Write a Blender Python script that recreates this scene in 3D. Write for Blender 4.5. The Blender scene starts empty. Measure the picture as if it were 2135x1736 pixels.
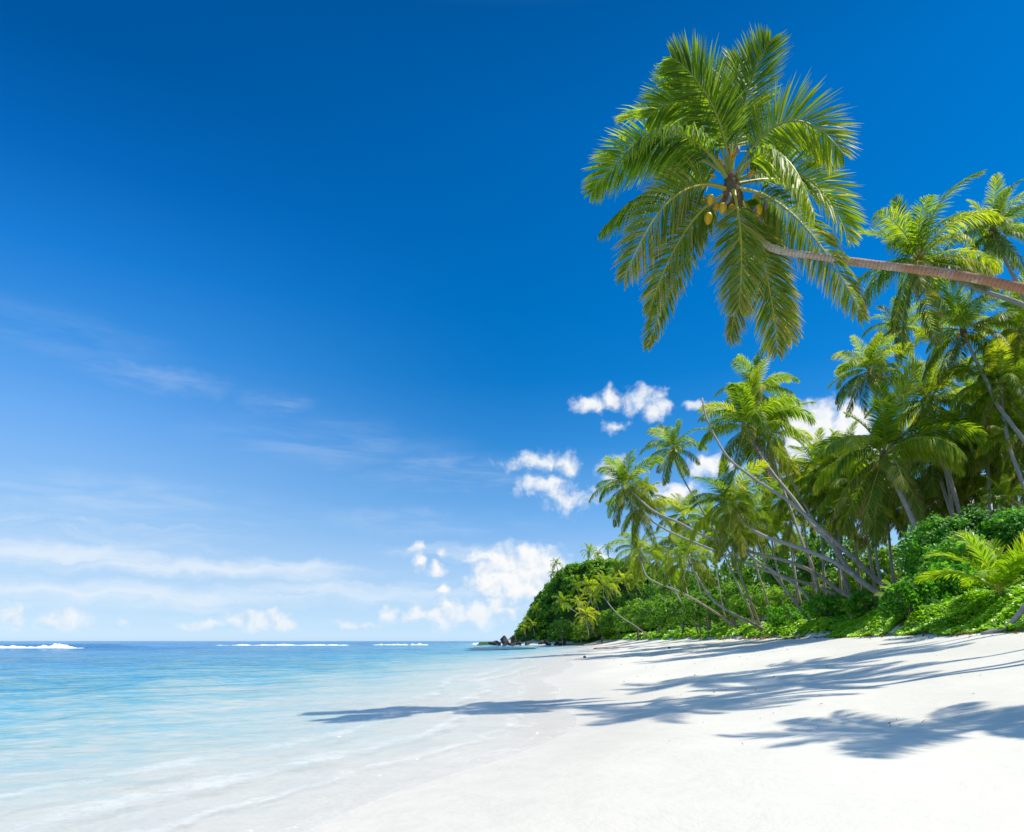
import bpy, math, random
import numpy as np
from mathutils import Vector, Matrix, Quaternion

scene = bpy.context.scene
COL = scene.collection
R = math.radians
rng = np.random.default_rng(11)
random.seed(5)

# ------------------------------------------------------------------ camera, sky, sun, exposure
CAM_H = 1.7                     # eye height above the water
F, CX, HY = 1418.0, 1067.5, 1337.0   # lens constants used to lay the place out from survey sightings
cam = bpy.data.cameras.new('camera')
cam_ob = bpy.data.objects.new('camera', cam)
COL.objects.link(cam_ob)
cam_ob.location = (0, 0, CAM_H)
cam_ob.rotation_euler = (math.pi / 2, 0, 0)
cam.sensor_width = 36
cam.lens = 36 * F / 2135
cam.shift_y = (HY - 868) / 2135
cam.clip_start = 0.1
cam.clip_end = 60000
scene.camera = cam_ob

SUN_EL, SUN_AZ = 62.0, 90.0
EXPO = 1.2
scene.view_settings.view_transform = 'Standard'
scene.view_settings.look = 'None'
scene.view_settings.exposure = EXPO
scene.view_settings.gamma = 1
scene.render.engine = 'CYCLES'
scene.cycles.use_denoising = True
scene.cycles.max_bounces = 8
scene.cycles.diffuse_bounces = 3
scene.cycles.glossy_bounces = 2
scene.cycles.transparent_max_bounces = 8
scene.cycles.caustics_reflective = False
scene.cycles.caustics_refractive = False

to_sun = Vector((math.cos(R(SUN_EL)) * math.sin(R(SUN_AZ)), math.cos(R(SUN_EL)) * math.cos(R(SUN_AZ)), math.sin(R(SUN_EL))))
sun = bpy.data.lights.new('sun', 'SUN')
sun.energy = 2.45
sun.angle = R(0.55)
sun.color = (1.0, 0.93, 0.79)
sun_ob = bpy.data.objects.new('sun', sun)
COL.objects.link(sun_ob)
sun_ob.rotation_euler = to_sun.to_track_quat('Z', 'Y').to_euler()
sun_ob.location = (40, -10, 60)


class NT:
    """small helper for node trees"""
    def __init__(self, tree):
        self.t = tree
        self.n = tree.nodes
        self.l = tree.links

    def new(self, kind, **kw):
        nd = self.n.new(kind)
        for k, v in kw.items():
            setattr(nd, k, v)
        return nd

    def put(self, sock, v):
        if v is None:
            return
        if hasattr(v, 'is_output'):
            self.l.new(v, sock)
        else:
            sock.default_value = v

    def math(self, op, a=None, b=None, c=None, clamp=False):
        nd = self.new('ShaderNodeMath', operation=op, use_clamp=clamp)
        for i, v in enumerate((a, b, c)):
            self.put(nd.inputs[i], v)
        return nd.outputs[0]

    def vmath(self, op, a=None, b=None, c=None):
        nd = self.new('ShaderNodeVectorMath', operation=op)
        for i, v in enumerate((a, b, c)):
            self.put(nd.inputs[i], v)
        return nd.outputs['Value'] if op in ('LENGTH', 'DOT_PRODUCT', 'DISTANCE') else nd.outputs[0]

    def scale(self, a, s):
        nd = self.new('ShaderNodeVectorMath', operation='SCALE')
        self.put(nd.inputs[0], a)
        self.put(nd.inputs['Scale'], s)
        return nd.outputs[0]

    def noise(self, vec, scale, detail=4, rough=0.5, dist=0.0, out=0):
        nd = self.new('ShaderNodeTexNoise')
        self.put(nd.inputs['Vector'], vec)
        self.put(nd.inputs['Scale'], scale)
        nd.inputs['Detail'].default_value = detail
        nd.inputs['Roughness'].default_value = rough
        nd.inputs['Distortion'].default_value = dist
        return nd.outputs[out]

    def ss(self, v, lo, hi, a=0.0, b=1.0):
        nd = self.new('ShaderNodeMapRange', interpolation_type='SMOOTHSTEP')
        self.put(nd.inputs[0], v)
        nd.inputs[1].default_value = lo
        nd.inputs[2].default_value = hi
        nd.inputs[3].default_value = a
        nd.inputs[4].default_value = b
        return nd.outputs[0]

    def mix(self, fac, a, b, mode='MIX'):
        nd = self.new('ShaderNodeMix', data_type='RGBA', blend_type=mode)
        self.put(nd.inputs[0], fac)
        self.put(nd.inputs[6], (*a, 1) if isinstance(a, tuple) and len(a) == 3 else a)
        self.put(nd.inputs[7], (*b, 1) if isinstance(b, tuple) and len(b) == 3 else b)
        return nd.outputs[2]

    def ramp(self, fac, stops):
        nd = self.new('ShaderNodeValToRGB')
        cr = nd.color_ramp
        while len(cr.elements) > 1:
            cr.elements.remove(cr.elements[-1])
        cr.elements[0].position = stops[0][0]
        cr.elements[0].color = (*stops[0][1], 1)
        for p, c in stops[1:]:
            e = cr.elements.new(p)
            e.color = (*c, 1)
        self.put(nd.inputs[0], fac)
        return nd.outputs[0]

    def bump(self, height, strength=0.3, dist=0.1):
        nd = self.new('ShaderNodeBump')
        nd.inputs['Strength'].default_value = strength
        nd.inputs['Distance'].default_value = dist
        self.put(nd.inputs['Height'], height)
        return nd.outputs[0]


def sky_dir(px, py):
    """azimuth (clockwise from +Y) and elevation of a sighting"""
    a = math.atan((px - CX) / F)
    return a, math.atan((HY - py) / F * math.cos(a))


def build_world():
    w = bpy.data.worlds.new('World')
    scene.world = w
    w.use_nodes = True
    g = NT(w.node_tree)
    bg = g.n['Background']
    bg.inputs['Strength'].default_value = 0.1
    sky = g.new('ShaderNodeTexSky', sky_type='NISHITA')
    sky.sun_disc = False
    sky.sun_elevation = R(SUN_EL)
    sky.sun_rotation = R(SUN_AZ)
    tc = g.new('ShaderNodeTexCoord')
    d = g.vmath('NORMALIZE', tc.outputs['Generated'])
    sx = g.new('ShaderNodeSeparateXYZ')
    g.l.new(d, sx.inputs[0])
    X, Y, Z = sx.outputs
    el = g.math('ARCSINE', Z)
    az = g.math('ARCTAN2', X, Y)
    # grade of the clear sky with height, deeper and bluer than the plain sky model (polarised tropical air); unseen overhead part brightened as added fill for the sand shadows
    ev = 2 ** EXPO
    els = [0, .25, 1, 2, 3, 4.5, 6, 8, 10, 13, 16, 21, 26, 31, 37, 43, 60, 90]
    nl = [(0.281, 0.281, 0.233), (0.296, 0.296, 0.245), (0.389, 0.388, 0.311), (0.449, 0.475, 0.395), (0.45, 0.514, 0.464), (0.411, 0.512, 0.524), (0.364, 0.482, 0.549), (0.309, 0.433, 0.546), (0.266, 0.387, 0.525), (0.22, 0.33, 0.483), (0.187, 0.287, 0.443), (0.152, 0.237, 0.387), (0.131, 0.206, 0.348), (0.118, 0.186, 0.321), (0.109, 0.171, 0.301), (0.105, 0.164, 0.291), (0.112, 0.168, 0.296), (0.184, 0.236, 0.368)]
    nc = [(0.286, 0.277, 0.224), (0.301, 0.292, 0.236), (0.386, 0.378, 0.298), (0.443, 0.463, 0.382), (0.445, 0.501, 0.449), (0.409, 0.503, 0.512), (0.366, 0.48, 0.541), (0.316, 0.437, 0.547), (0.276, 0.396, 0.534), (0.234, 0.346, 0.503), (0.204, 0.308, 0.471), (0.173, 0.264, 0.427), (0.154, 0.237, 0.395), (0.143, 0.219, 0.373), (0.136, 0.207, 0.356), (0.134, 0.201, 0.347), (0.15, 0.209, 0.35), (0.211, 0.26, 0.392)]
    ts = [0, 3, 6, 10, 16, 21, 26, 31, 37, 43, 60, 90]
    tl0 = [(.57, .77, .955), (.54, .75, .955), (.45, .68, .945), (.29, .56, .93), (.15, .42, .90), (.05, .30, .79), (.011, .21, .68), (.002, .14, .52), (0, .094, .355), (0, .088, .33), (.18, .42, .92), (.50, .84, 1.5)]
    tc0 = [(.56, .76, .95), (.48, .71, .95), (.38, .62, .93), (.18, .45, .86), (.035, .27, .70), (.004, .195, .60), (0, .165, .54), (0, .142, .49), (0, .125, .45), (0, .098, .36), (.20, .45, .94), (.52, .86, 1.52)]
    tl = [tuple(float(np.interp(e, ts, [t[c] for t in tl0])) for c in range(3)) for e in els]
    tc_ = [tuple(float(np.interp(e, ts, [t[c] for t in tc0])) for c in range(3)) for e in els]
    elf = g.math('DIVIDE', el, math.pi / 2, clamp=True)
    sl, sc = [], []
    for i, e in enumerate(els):
        sl.append((e / 90, tuple(tl[i][k] / ev / nl[i][k] / 3 for k in range(3))))
        sc.append((e / 90, tuple(tc_[i][k] / ev / nc[i][k] / 3 for k in range(3))))
    left = g.ss(az, R(2), R(-38))
    tint = g.mix(left, g.ramp(elf, sc), g.ramp(elf, sl))
    base = g.vmath('MULTIPLY', sky.outputs[0], g.scale(tint, 3.0))
    # ---- clouds, placed by compass bearing and height
    ae = g.new('ShaderNodeCombineXYZ')
    g.l.new(az, ae.inputs[0])
    g.l.new(el, ae.inputs[1])
    p = ae.outputs[0]
    warp = g.noise(p, 26, 3, 0.55, 0, 'Color')
    pw = g.vmath('ADD', p, g.scale(g.vmath('SUBTRACT', warp, (.5, .5, .5)), 0.030))
    cum = [(1690, 905, 62, 62, 1.25), (1705, 965, 66, 44, 1.2), (1672, 985, 40, 30, 1), (1772, 885, 42, 42, 1.2), (1770, 950, 60, 60, 1.1),
           (2015, 1045, 60, 45, 1.1), (1335, 836, 52, 26, .62), (1372, 858, 40, 20, .62), (1236, 843, 56, 15, .48), (1270, 828, 20, 18, .7), (1445, 843, 22, 10, .6), (1287, 888, 26, 12, .5),
           (1120, 966, 80, 20, .52), (1188, 966, 26, 24, .66), (1135, 1016, 64, 24, .64), (1185, 1046, 44, 26, .55), (1225, 1035, 40, 16, .42),
           (1405, 1030, 55, 24, .75), (1480, 972, 42, 26, .75), (1275, 985, 28, 30, .6),
           (1050, 1185, 62, 46, 1.15), (1120, 1178, 62, 44, 1.2), (1075, 1215, 110, 34, 1.1), (1010, 1160, 42, 14, .7), (1255, 1172, 30, 26, .9),
           (868, 1142, 17, 14, .75), (874, 1168, 16, 22, .75), (910, 1188, 20, 14, .7), (928, 1228, 16, 14, .65), (921, 1153, 14, 10, .6),
           (25, 1286, 30, 20, .7), (140, 1293, 46, 20, .8), (255, 1299, 16, 8, .6), (420, 1303, 50, 11, .75), (540, 1294, 74, 20, .8), (595, 1302, 34, 14, .75),
           (812, 1284, 20, 22, .8), (868, 1276, 26, 24, .8), (935, 1280, 54, 30, .75), (1005, 1284, 46, 28, .8), (1045, 1270, 60, 30, .6), (740, 1304, 60, 8, .6)]
    field = None
    for (x, y, rx, ry, wt) in cum:
        a, e = sky_dir(x, y)
        s = (F / (rx * 1.18), F / (ry * 1.18), 0)
        v = g.vmath('MULTIPLY_ADD', pw, s, (-a * s[0], -e * s[1], 0))
        f = g.math('MULTIPLY_ADD', g.vmath('LENGTH', v), -wt, wt)
        field = f if field is None else g.math('MAXIMUM', field, f)
    n1 = g.noise(pw, 44, 8, 0.56)
    n2 = g.noise(g.vmath('ADD', pw, (0.005, 0.008, 0)), 44, 8, 0.56)
    edge = g.math('MULTIPLY_ADD', g.math('SUBTRACT', n1, 0.5), 1.25, field)
    dens = g.ss(edge, -0.04, 0.58)
    relief = g.math('ADD', g.math('SUBTRACT', n1, n2), g.math('MULTIPLY', g.math('SUBTRACT', g.noise(pw, 20, 4, .5), g.noise(g.vmath('ADD', pw, (0.010, 0.018, 0)), 20, 4, .5)), .8))
    lit = g.math('ADD', g.ss(edge, 0.1, 0.9, 0.58, 0.86), g.math('MULTIPLY', relief, 2.4), clamp=True)
    k = 1 / (0.1 * ev)
    ccol = g.mix(lit, (.64 * k, .77 * k, .92 * k), (.97 * k, .975 * k, .975 * k))
    dens = g.math('MULTIPLY', dens, g.ss(el, 0.0, 0.07, 0.5, 0.97))
    # ---- cirrus: long streaks
    mp = g.new('ShaderNodeMapping')
    g.l.new(pw, mp.inputs[0])
    mp.inputs['Rotation'].default_value = (0, 0, R(5))
    mp.inputs['Scale'].default_value = (2.0, 17.0, 1)
    st = g.noise(mp.outputs[0], 2.6, 7, 0.6, 0.5)
    mp2 = g.new('ShaderNodeMapping')
    g.l.new(p, mp2.inputs[0])
    mp2.inputs['Rotation'].default_value = (0, 0, R(-14))
    mp2.inputs['Scale'].default_value = (3.0, 20.0, 1)
    st2 = g.noise(mp2.outputs[0], 2.2, 8, 0.62, 0.6)
    cir = [(80, 1152, 330, 24, 1.0), (430, 1184, 360, 24, 1.05), (640, 1182, 130, 16, .9), (250, 1238, 560, 26, .85), (760, 1236, 330, 22, .6), (0, 1120, 300, 40, .5), (1010, 1150, 180, 14, .5)]
    cf = None
    for (x, y, rx, ry, wt) in cir:
        a, e = sky_dir(x, y)
        s = (F / rx, F / ry, 0)
        v = g.vmath('MULTIPLY_ADD', pw, s, (-a * s[0], -e * s[1], 0))
        f = g.math('MULTIPLY_ADD', g.vmath('LENGTH', v), -wt, wt)
        cf = f if cf is None else g.math('MAXIMUM', cf, f)
    cdens = g.math('MULTIPLY', g.ss(g.math('MULTIPLY_ADD', g.math('SUBTRACT', st, 0.5), 2.0, cf), -0.25, 1.1), 0.70)
    wis = [(330, 790, 190, 30, -4, .42), (575, 838, 95, 34, -24, .45), (120, 690, 260, 60, -12, .15), (950, 985, 300, 50, 8, .45), (700, 930, 340, 70, 8, .3), (900, 1090, 320, 34, 3, .4), (250, 1045, 440, 60, 4, .45)]
    wf = None
    for (x, y, rx, ry, an, wt) in wis:
        a, e = sky_dir(x, y)
        m = g.new('ShaderNodeMapping')
        g.l.new(g.vmath('SUBTRACT', pw, (a, e, 0)), m.inputs[0])
        m.inputs['Rotation'].default_value = (0, 0, R(-an))
        m.inputs['Scale'].default_value = (F / rx, F / ry, 0)
        f = g.ss(g.vmath('LENGTH', m.outputs[0]), 1.0, 0.1, 0, wt)
        wf = f if wf is None else g.math('MAXIMUM', wf, f)
    wd = g.math('MULTIPLY', wf, g.ss(st2, .34, .74, .05, .55))
    thin = g.math('MAXIMUM', cdens, wd)
    c1 = g.mix(thin, base, (.86 * k, .925 * k, .99 * k))
    c2 = g.mix(dens, c1, ccol)
    g.l.new(c2, bg.inputs['Color'])
    w.cycles.sampling_method = 'MANUAL'
    w.cycles.sample_map_resolution = 1024


build_world()

# ------------------------------------------------------------------ tagging and mesh helpers
def tag(o, label=None, cat=None, group=None, kind=None):
    if label: o['label'] = label
    if cat: o['category'] = cat
    if group: o['group'] = group
    if kind: o['kind'] = kind
    return o


def add(name, data, parent=None, loc=(0, 0, 0)):
    o = bpy.data.objects.new(name, data)
    COL.objects.link(o)
    o.location = loc
    if parent is not None:
        o.parent = parent
    return o


def pt(px, py, Y):
    return np.array([(px - CX) / F * Y, Y, CAM_H + (HY - py) / F * Y])


def build_mesh(name, V, quads=None, tris=None, mats=(), tint=None, qm=None, tm=None, smooth=False, attrs=None):
    V = np.asarray(V, dtype=np.float32).reshape(-1, 3)
    q = np.asarray(quads if quads is not None else [], dtype=np.int32).reshape(-1, 4)
    t = np.asarray(tris if tris is not None else [], dtype=np.int32).reshape(-1, 3)
    me = bpy.data.meshes.new(name)
    me.vertices.add(len(V))
    me.vertices.foreach_set('co', V.ravel())
    nl = len(q) * 4 + len(t) * 3
    me.loops.add(nl)
    me.loops.foreach_set('vertex_index', np.concatenate([q.ravel(), t.ravel()]).astype(np.int32))
    me.polygons.add(len(q) + len(t))
    ls = np.concatenate([np.arange(len(q)) * 4, len(q) * 4 + np.arange(len(t)) * 3]).astype(np.int32)
    me.polygons.foreach_set('loop_start', ls)
    mi = np.concatenate([np.zeros(len(q)) if qm is None else qm, np.zeros(len(t)) if tm is None else tm]).astype(np.int32)
    me.polygons.foreach_set('material_index', mi)
    me.polygons.foreach_set('use_smooth', np.full(len(q) + len(t), smooth))
    for m in mats:
        me.materials.append(m)
    A = dict(attrs or {})
    if tint is not None:
        A['tint'] = tint
    for k, v in A.items():
        at = me.attributes.new(k, 'FLOAT', 'POINT')
        at.data.foreach_set('value', np.asarray(v, dtype=np.float32))
    me.update(calc_edges=True)
    me.validate()
    return me


def norm(v):
    v = np.asarray(v, dtype=float)
    return v / np.maximum(np.linalg.norm(v, axis=-1, keepdims=True), 1e-9)


def spline(P, n):
    """Catmull-Rom through the points, n samples"""
    P = np.asarray(P, float)
    if len(P) == 2:
        t = np.linspace(0, 1, n)[:, None]
        return P[0] * (1 - t) + P[1] * t
    E = np.vstack([2 * P[0] - P[1], P, 2 * P[-1] - P[-2]])
    seg = np.linalg.norm(np.diff(P, axis=0), axis=1)
    acc = np.concatenate([[0], np.cumsum(seg)])
    s = np.linspace(0, acc[-1], n)
    out = []
    for v in s:
        i = min(np.searchsorted(acc, v, side='right') - 1, len(P) - 2)
        t = (v - acc[i]) / max(seg[i], 1e-9)
        a, b, c, d = E[i], E[i + 1], E[i + 2], E[i + 3]
        out.append(0.5 * ((2 * b) + (c - a) * t + (2 * a - 5 * b + 4 * c - d) * t * t + (3 * b - a - 3 * c + d) * t ** 3))
    return np.array(out)


def tube(P, rad, sides=10, cap=True):
    P = np.asarray(P, float)
    n = len(P)
    T = norm(np.gradient(P, axis=0))
    ref = np.array([0.31, 0.83, 0.46])
    A = norm(np.cross(T, ref))
    B = np.cross(T, A)
    ang = np.linspace(0, 2 * math.pi, sides, endpoint=False)
    ring = A[:, None, :] * np.cos(ang)[None, :, None] + B[:, None, :] * np.sin(ang)[None, :, None]
    r = np.asarray(rad, float)
    if r.ndim == 1:
        r = r[:, None]
    V = (P[:, None, :] + ring * r[:, :, None]).reshape(-1, 3)
    i = np.arange(n - 1)[:, None] * sides
    j = np.arange(sides)[None, :]
    k = (j + 1) % sides
    q = np.stack([i + j, i + k, i + sides + k, i + sides + j], -1).reshape(-1, 4)
    t = []
    if cap:
        V = np.vstack([V, P[0], P[-1]])
        for s in range(sides):
            t.append((n * sides, (s + 1) % sides, s))
            t.append((n * sides + 1, (n - 1) * sides + s, (n - 1) * sides + (s + 1) % sides))
    return V, q, np.array(t, dtype=int).reshape(-1, 3)


# ------------------------------------------------------------------ materials
def material(name):
    m = bpy.data.materials.new(name)
    m.use_nodes = True
    g = NT(m.node_tree)
    return m, g, g.n['Principled BSDF'], g.n['Material Output']


def leaf_material(name, stops, glow, trans=0.42, rough=0.42, spec=0.35, var=0.25):
    m, g, p, out = material(name)
    at = g.new('ShaderNodeAttribute', attribute_name='tint')
    oi = g.new('ShaderNodeObjectInfo')
    fac = g.math('ADD', at.outputs['Fac'], g.math('MULTIPLY', g.math('SUBTRACT', oi.outputs['Random'], 0.5), var), clamp=True)
    col = g.ramp(fac, stops)
    g.l.new(col, p.inputs['Base Color'])
    p.inputs['Roughness'].default_value = rough
    p.inputs['Specular IOR Level'].default_value = spec
    tr = g.new('ShaderNodeBsdfTranslucent')
    g.l.new(g.mix(1.0, col, glow, 'MULTIPLY'), tr.inputs[0])
    mx = g.new('ShaderNodeMixShader')
    mx.inputs[0].default_value = trans
    g.l.new(p.outputs[0], mx.inputs[1])
    g.l.new(tr.outputs[0], mx.inputs[2])
    g.l.new(mx.outputs[0], out.inputs[0])
    return m


M_FROND = leaf_material('frond_green', [(0, (.045, .095, .010)), (.45, (.165, .26, .014)), (.8, (.29, .34, .02)), (1, (.42, .38, .06))], (2.5, 2.5, .85), .5, .45, .25, .55)
M_FROND_OLD = leaf_material('frond_old', [(0, (.055, .115, .014)), (.5, (.12, .20, .018)), (.8, (.25, .28, .035)), (1, (.42, .31, .08))], (1.8, 1.9, .9), .42, .5, .22)
M_FROND_YOUNG = leaf_material('frond_yellow_green', [(0, (.15, .28, .010)), (.5, (.27, .43, .012)), (1, (.46, .48, .03))], (1.6, 1.6, .8), .5, .4, .35)
M_FROND_DRY = leaf_material('frond_dry', [(0, (.11, .06, .025)), (.5, (.24, .13, .05)), (1, (.40, .24, .10))], (1.1, 1.0, .8), .3, .6, .2)
M_LEAF = leaf_material('leaf_sea_hibiscus', [(0, (.04, .13, .010)), (.5, (.095, .275, .016)), (.9, (.17, .36, .025)), (1, (.36, .38, .05))], (2.0, 2.2, 1.0), .45, .5, .3, .5)
M_LEAF_TREE = leaf_material('leaf_shore_tree', [(0, (.035, .11, .012)), (.5, (.12, .26, .016)), (1, (.30, .42, .02))], (2.1, 2.2, 1.1), .4, .45, .35)
M_LEAF_HILL = leaf_material('leaf_hill_forest', [(0, (.045, .12, .014)), (.5, (.15, .31, .02)), (1, (.32, .47, .03))], (1.8, 2.0, 1.1), .3, .5, .3)
M_VINE = leaf_material('leaf_beach_vine', [(0, (.13, .28, .008)), (.5, (.27, .50, .012)), (1, (.40, .56, .025))], (1.7, 1.7, .9), .4, .36, .45)


def plain(name, col, rough=0.6, spec=0.3, bump_scale=None, var=None, bump_s=0.4):
    m, g, p, out = material(name)
    tc = g.new('ShaderNodeTexCoord')
    if var:
        n = g.noise(tc.outputs['Object'], var[0], 5, .6)
        g.l.new(g.mix(g.ss(n, .3, .7), col, var[1]), p.inputs['Base Color'])
    else:
        p.inputs['Base Color'].default_value = (*col, 1)
    p.inputs['Roughness'].default_value = rough
    p.inputs['Specular IOR Level'].default_value = spec
    if bump_scale:
        g.l.new(g.bump(g.noise(tc.outputs['Object'], bump_scale, 6, .6), bump_s, .05), p.inputs['Normal'])
    return m


M_RACHIS = plain('rachis', (.30, .30, .045), .45)
M_RACHIS_OLD = plain('rachis_yellow', (.48, .40, .05), .45)
M_COCONUT = plain('coconut_yellow', (.72, .46, .012), .4, .4, 14, (6, (.60, .34, .012)), .12)
M_COCO_GREEN = plain('coconut_green', (.22, .28, .03), .4, .4, 14, (6, (.34, .30, .03)), .15)
M_FLOWER = plain('inflorescence', (.55, .30, .02), .6, .2, None, (20, (.62, .42, .03)))
M_FIBRE = plain('crown_fibre', (.13, .085, .05), .9, .1, 30, (14, (.24, .17, .11)), .8)
M_SPATHE = plain('dry_spathe', (.32, .29, .27), .6, .3, 20, (8, (.16, .13, .12)), .3)
M_HUSK = plain('husk', (.11, .075, .04), .9, .1, 25, (10, (.20, .14, .08)), .5)
M_DRIFT = plain('driftwood', (.52, .49, .45), .8, .15, 18, (5, (.34, .30, .27)), .6)
M_STICK = plain('red_stick', (.30, .12, .07), .8, .1)
M_ROCK = plain('lava_rock', (.035, .033, .034), .85, .25, 1.6, (.6, (.075, .068, .064)), 1.0)
M_BARK = plain('tree_bark', (.17, .13, .10), .9, .1, 8, (3, (.30, .26, .22)), .6)


def trunk_material(name, grey, red, split):
    m, g, p, out = material(name)
    al = g.new('ShaderNodeAttribute', attribute_name='along').outputs['Fac']
    ht = g.new('ShaderNodeAttribute', attribute_name='height').outputs['Fac']
    tc = g.new('ShaderNodeTexCoord')
    n1 = g.noise(tc.outputs['Object'], 2.2, 5, .65)
    n2 = g.noise(tc.outputs['Object'], 26, 4, .6)
    fac = g.ss(g.math('ADD', ht, g.math('MULTIPLY', g.math('SUBTRACT', n1, .5), .7)), split[0], split[1])
    col = g.mix(fac, red, grey)
    col = g.mix(g.math('MULTIPLY', g.ss(n2, .42, .68), .55), col, tuple(c * .52 for c in grey))
    col = g.mix(g.math('MULTIPLY', g.ss(n1, .55, .72), .5), col, tuple(min(1, c * 1.5) for c in grey))
    ringv = g.math('ADD', g.math('MULTIPLY', al, 11.0), g.math('MULTIPLY', n2, .9))
    ring = g.math('FRACT', ringv)
    line = g.ss(ring, .0, .22, 1, 0)
    col = g.mix(g.math('MULTIPLY', line, .7), col, tuple(c * .35 for c in red))
    g.l.new(col, p.inputs['Base Color'])
    p.inputs['Roughness'].default_value = .85
    p.inputs['Specular IOR Level'].default_value = .15
    h = g.math('ADD', g.math('MULTIPLY', ring, .6), g.math('MULTIPLY', n2, .8))
    g.l.new(g.bump(h, .6, .03), p.inputs['Normal'])
    return m


M_TRUNK = trunk_material('palm_trunk', (.46, .40, .33), (.31, .215, .14), (.05, .5))
M_TRUNK_RED = trunk_material('palm_trunk_red', (.60, .50, .41), (.47, .20, .095), (.52, .92))


# ------------------------------------------------------------------ terrain
YS = np.array([-60, -40, 0, 6, 9.5, 14.8, 22, 29, 45, 73, 130, 200, 260, 285, 300, 320, 600, 30000.])
XS = np.array([-17, -13, -4.6, -1.9, -.3, 1.1, 1.6, 1.7, 3.2, 7, 15, 24, 30, 28, -4, -10, -10, -10.])
YV = np.array([-60, -40, 0, 10, 18, 22, 26, 30, 35, 50, 75, 105, 160, 230, 270, 290, 305, 320, 600, 30000.])
XV = np.array([26, 24, 17.5, 15.9, 15.2, 15.5, 16.2, 17.3, 18.9, 23, 28, 32, 36, 40, 38, 34, 8, -2, -2, -2.])


def _sm(y, a, b):
    y = np.asarray(y, float)
    w = 0.06 * np.abs(y) + 1.0
    w = np.where(y > 240, 7.0, w)
    return (np.interp(y - w, a, b) + 2 * np.interp(y, a, b) + np.interp(y + w, a, b)) / 4


def xs_of(y):
    y = np.asarray(y, float)
    cusp = .32 * np.sin(y * .55 + .6) * np.exp(-((y - 16) / 26) ** 2) + .5 * np.sin(y * .17) * (y > 20)
    return _sm(y, YS, XS) + cusp


def xv_of(y):
    y = np.asarray(y, float)
    return _sm(y, YV, XV) + .35 * np.sin(y * .8) + .5 * np.sin(y * .31 + 1)


def ground(x, y):
    x = np.asarray(x, float)
    y = np.asarray(y, float)
    xs, xv = xs_of(y), xv_of(y)
    u = (x - xs) / (xv - xs)
    d = np.maximum(xs - x, 0)
    under = -(1.45 * (1 - np.exp(-(d / 21.0) ** 1.3)) + .006 * np.minimum(d, 300)) - .012 * np.minimum(d, 3) / 3
    uu = np.clip(u, 0, 1)
    und = .035 * np.sin(x * .9 + y * .23) * np.sin(y * .45 + 1.3) + .02 * np.sin(x * 2.1 - y * .8)
    beach = 2.0 * (.50 * uu + .50 * uu ** 1.8) + und * np.clip(u * 4, 0, 1)
    dv = np.maximum(x - xv, 0)
    veg = 1.45 * (1 - np.exp(-dv / 1.9)) + .02 * np.minimum(dv, 60) + .2 * (1 - np.exp(-dv / .5))
    return np.where(u < 0, under, np.where(u < 1, beach, 2.0 + und + veg))


def gz(x, y):
    return float(ground(np.array([x]), np.array([y]))[0])


def grid_faces(nr, nc):
    i = np.arange(nr - 1)[:, None] * nc
    j = np.arange(nc - 1)[None, :]
    return np.stack([i + j, i + j + 1, i + nc + j + 1, i + nc + j], -1).reshape(-1, 4)


def rows_y(y0, y1, s0, growth, smax):
    out, y, s = [], y0, s0
    while y < y1:
        out.append(y)
        s = min(s0 + growth * max(y, 0), smax if y < 340 else 1e9)
        y += s
    out.append(y1)
    return np.array(out)


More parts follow.
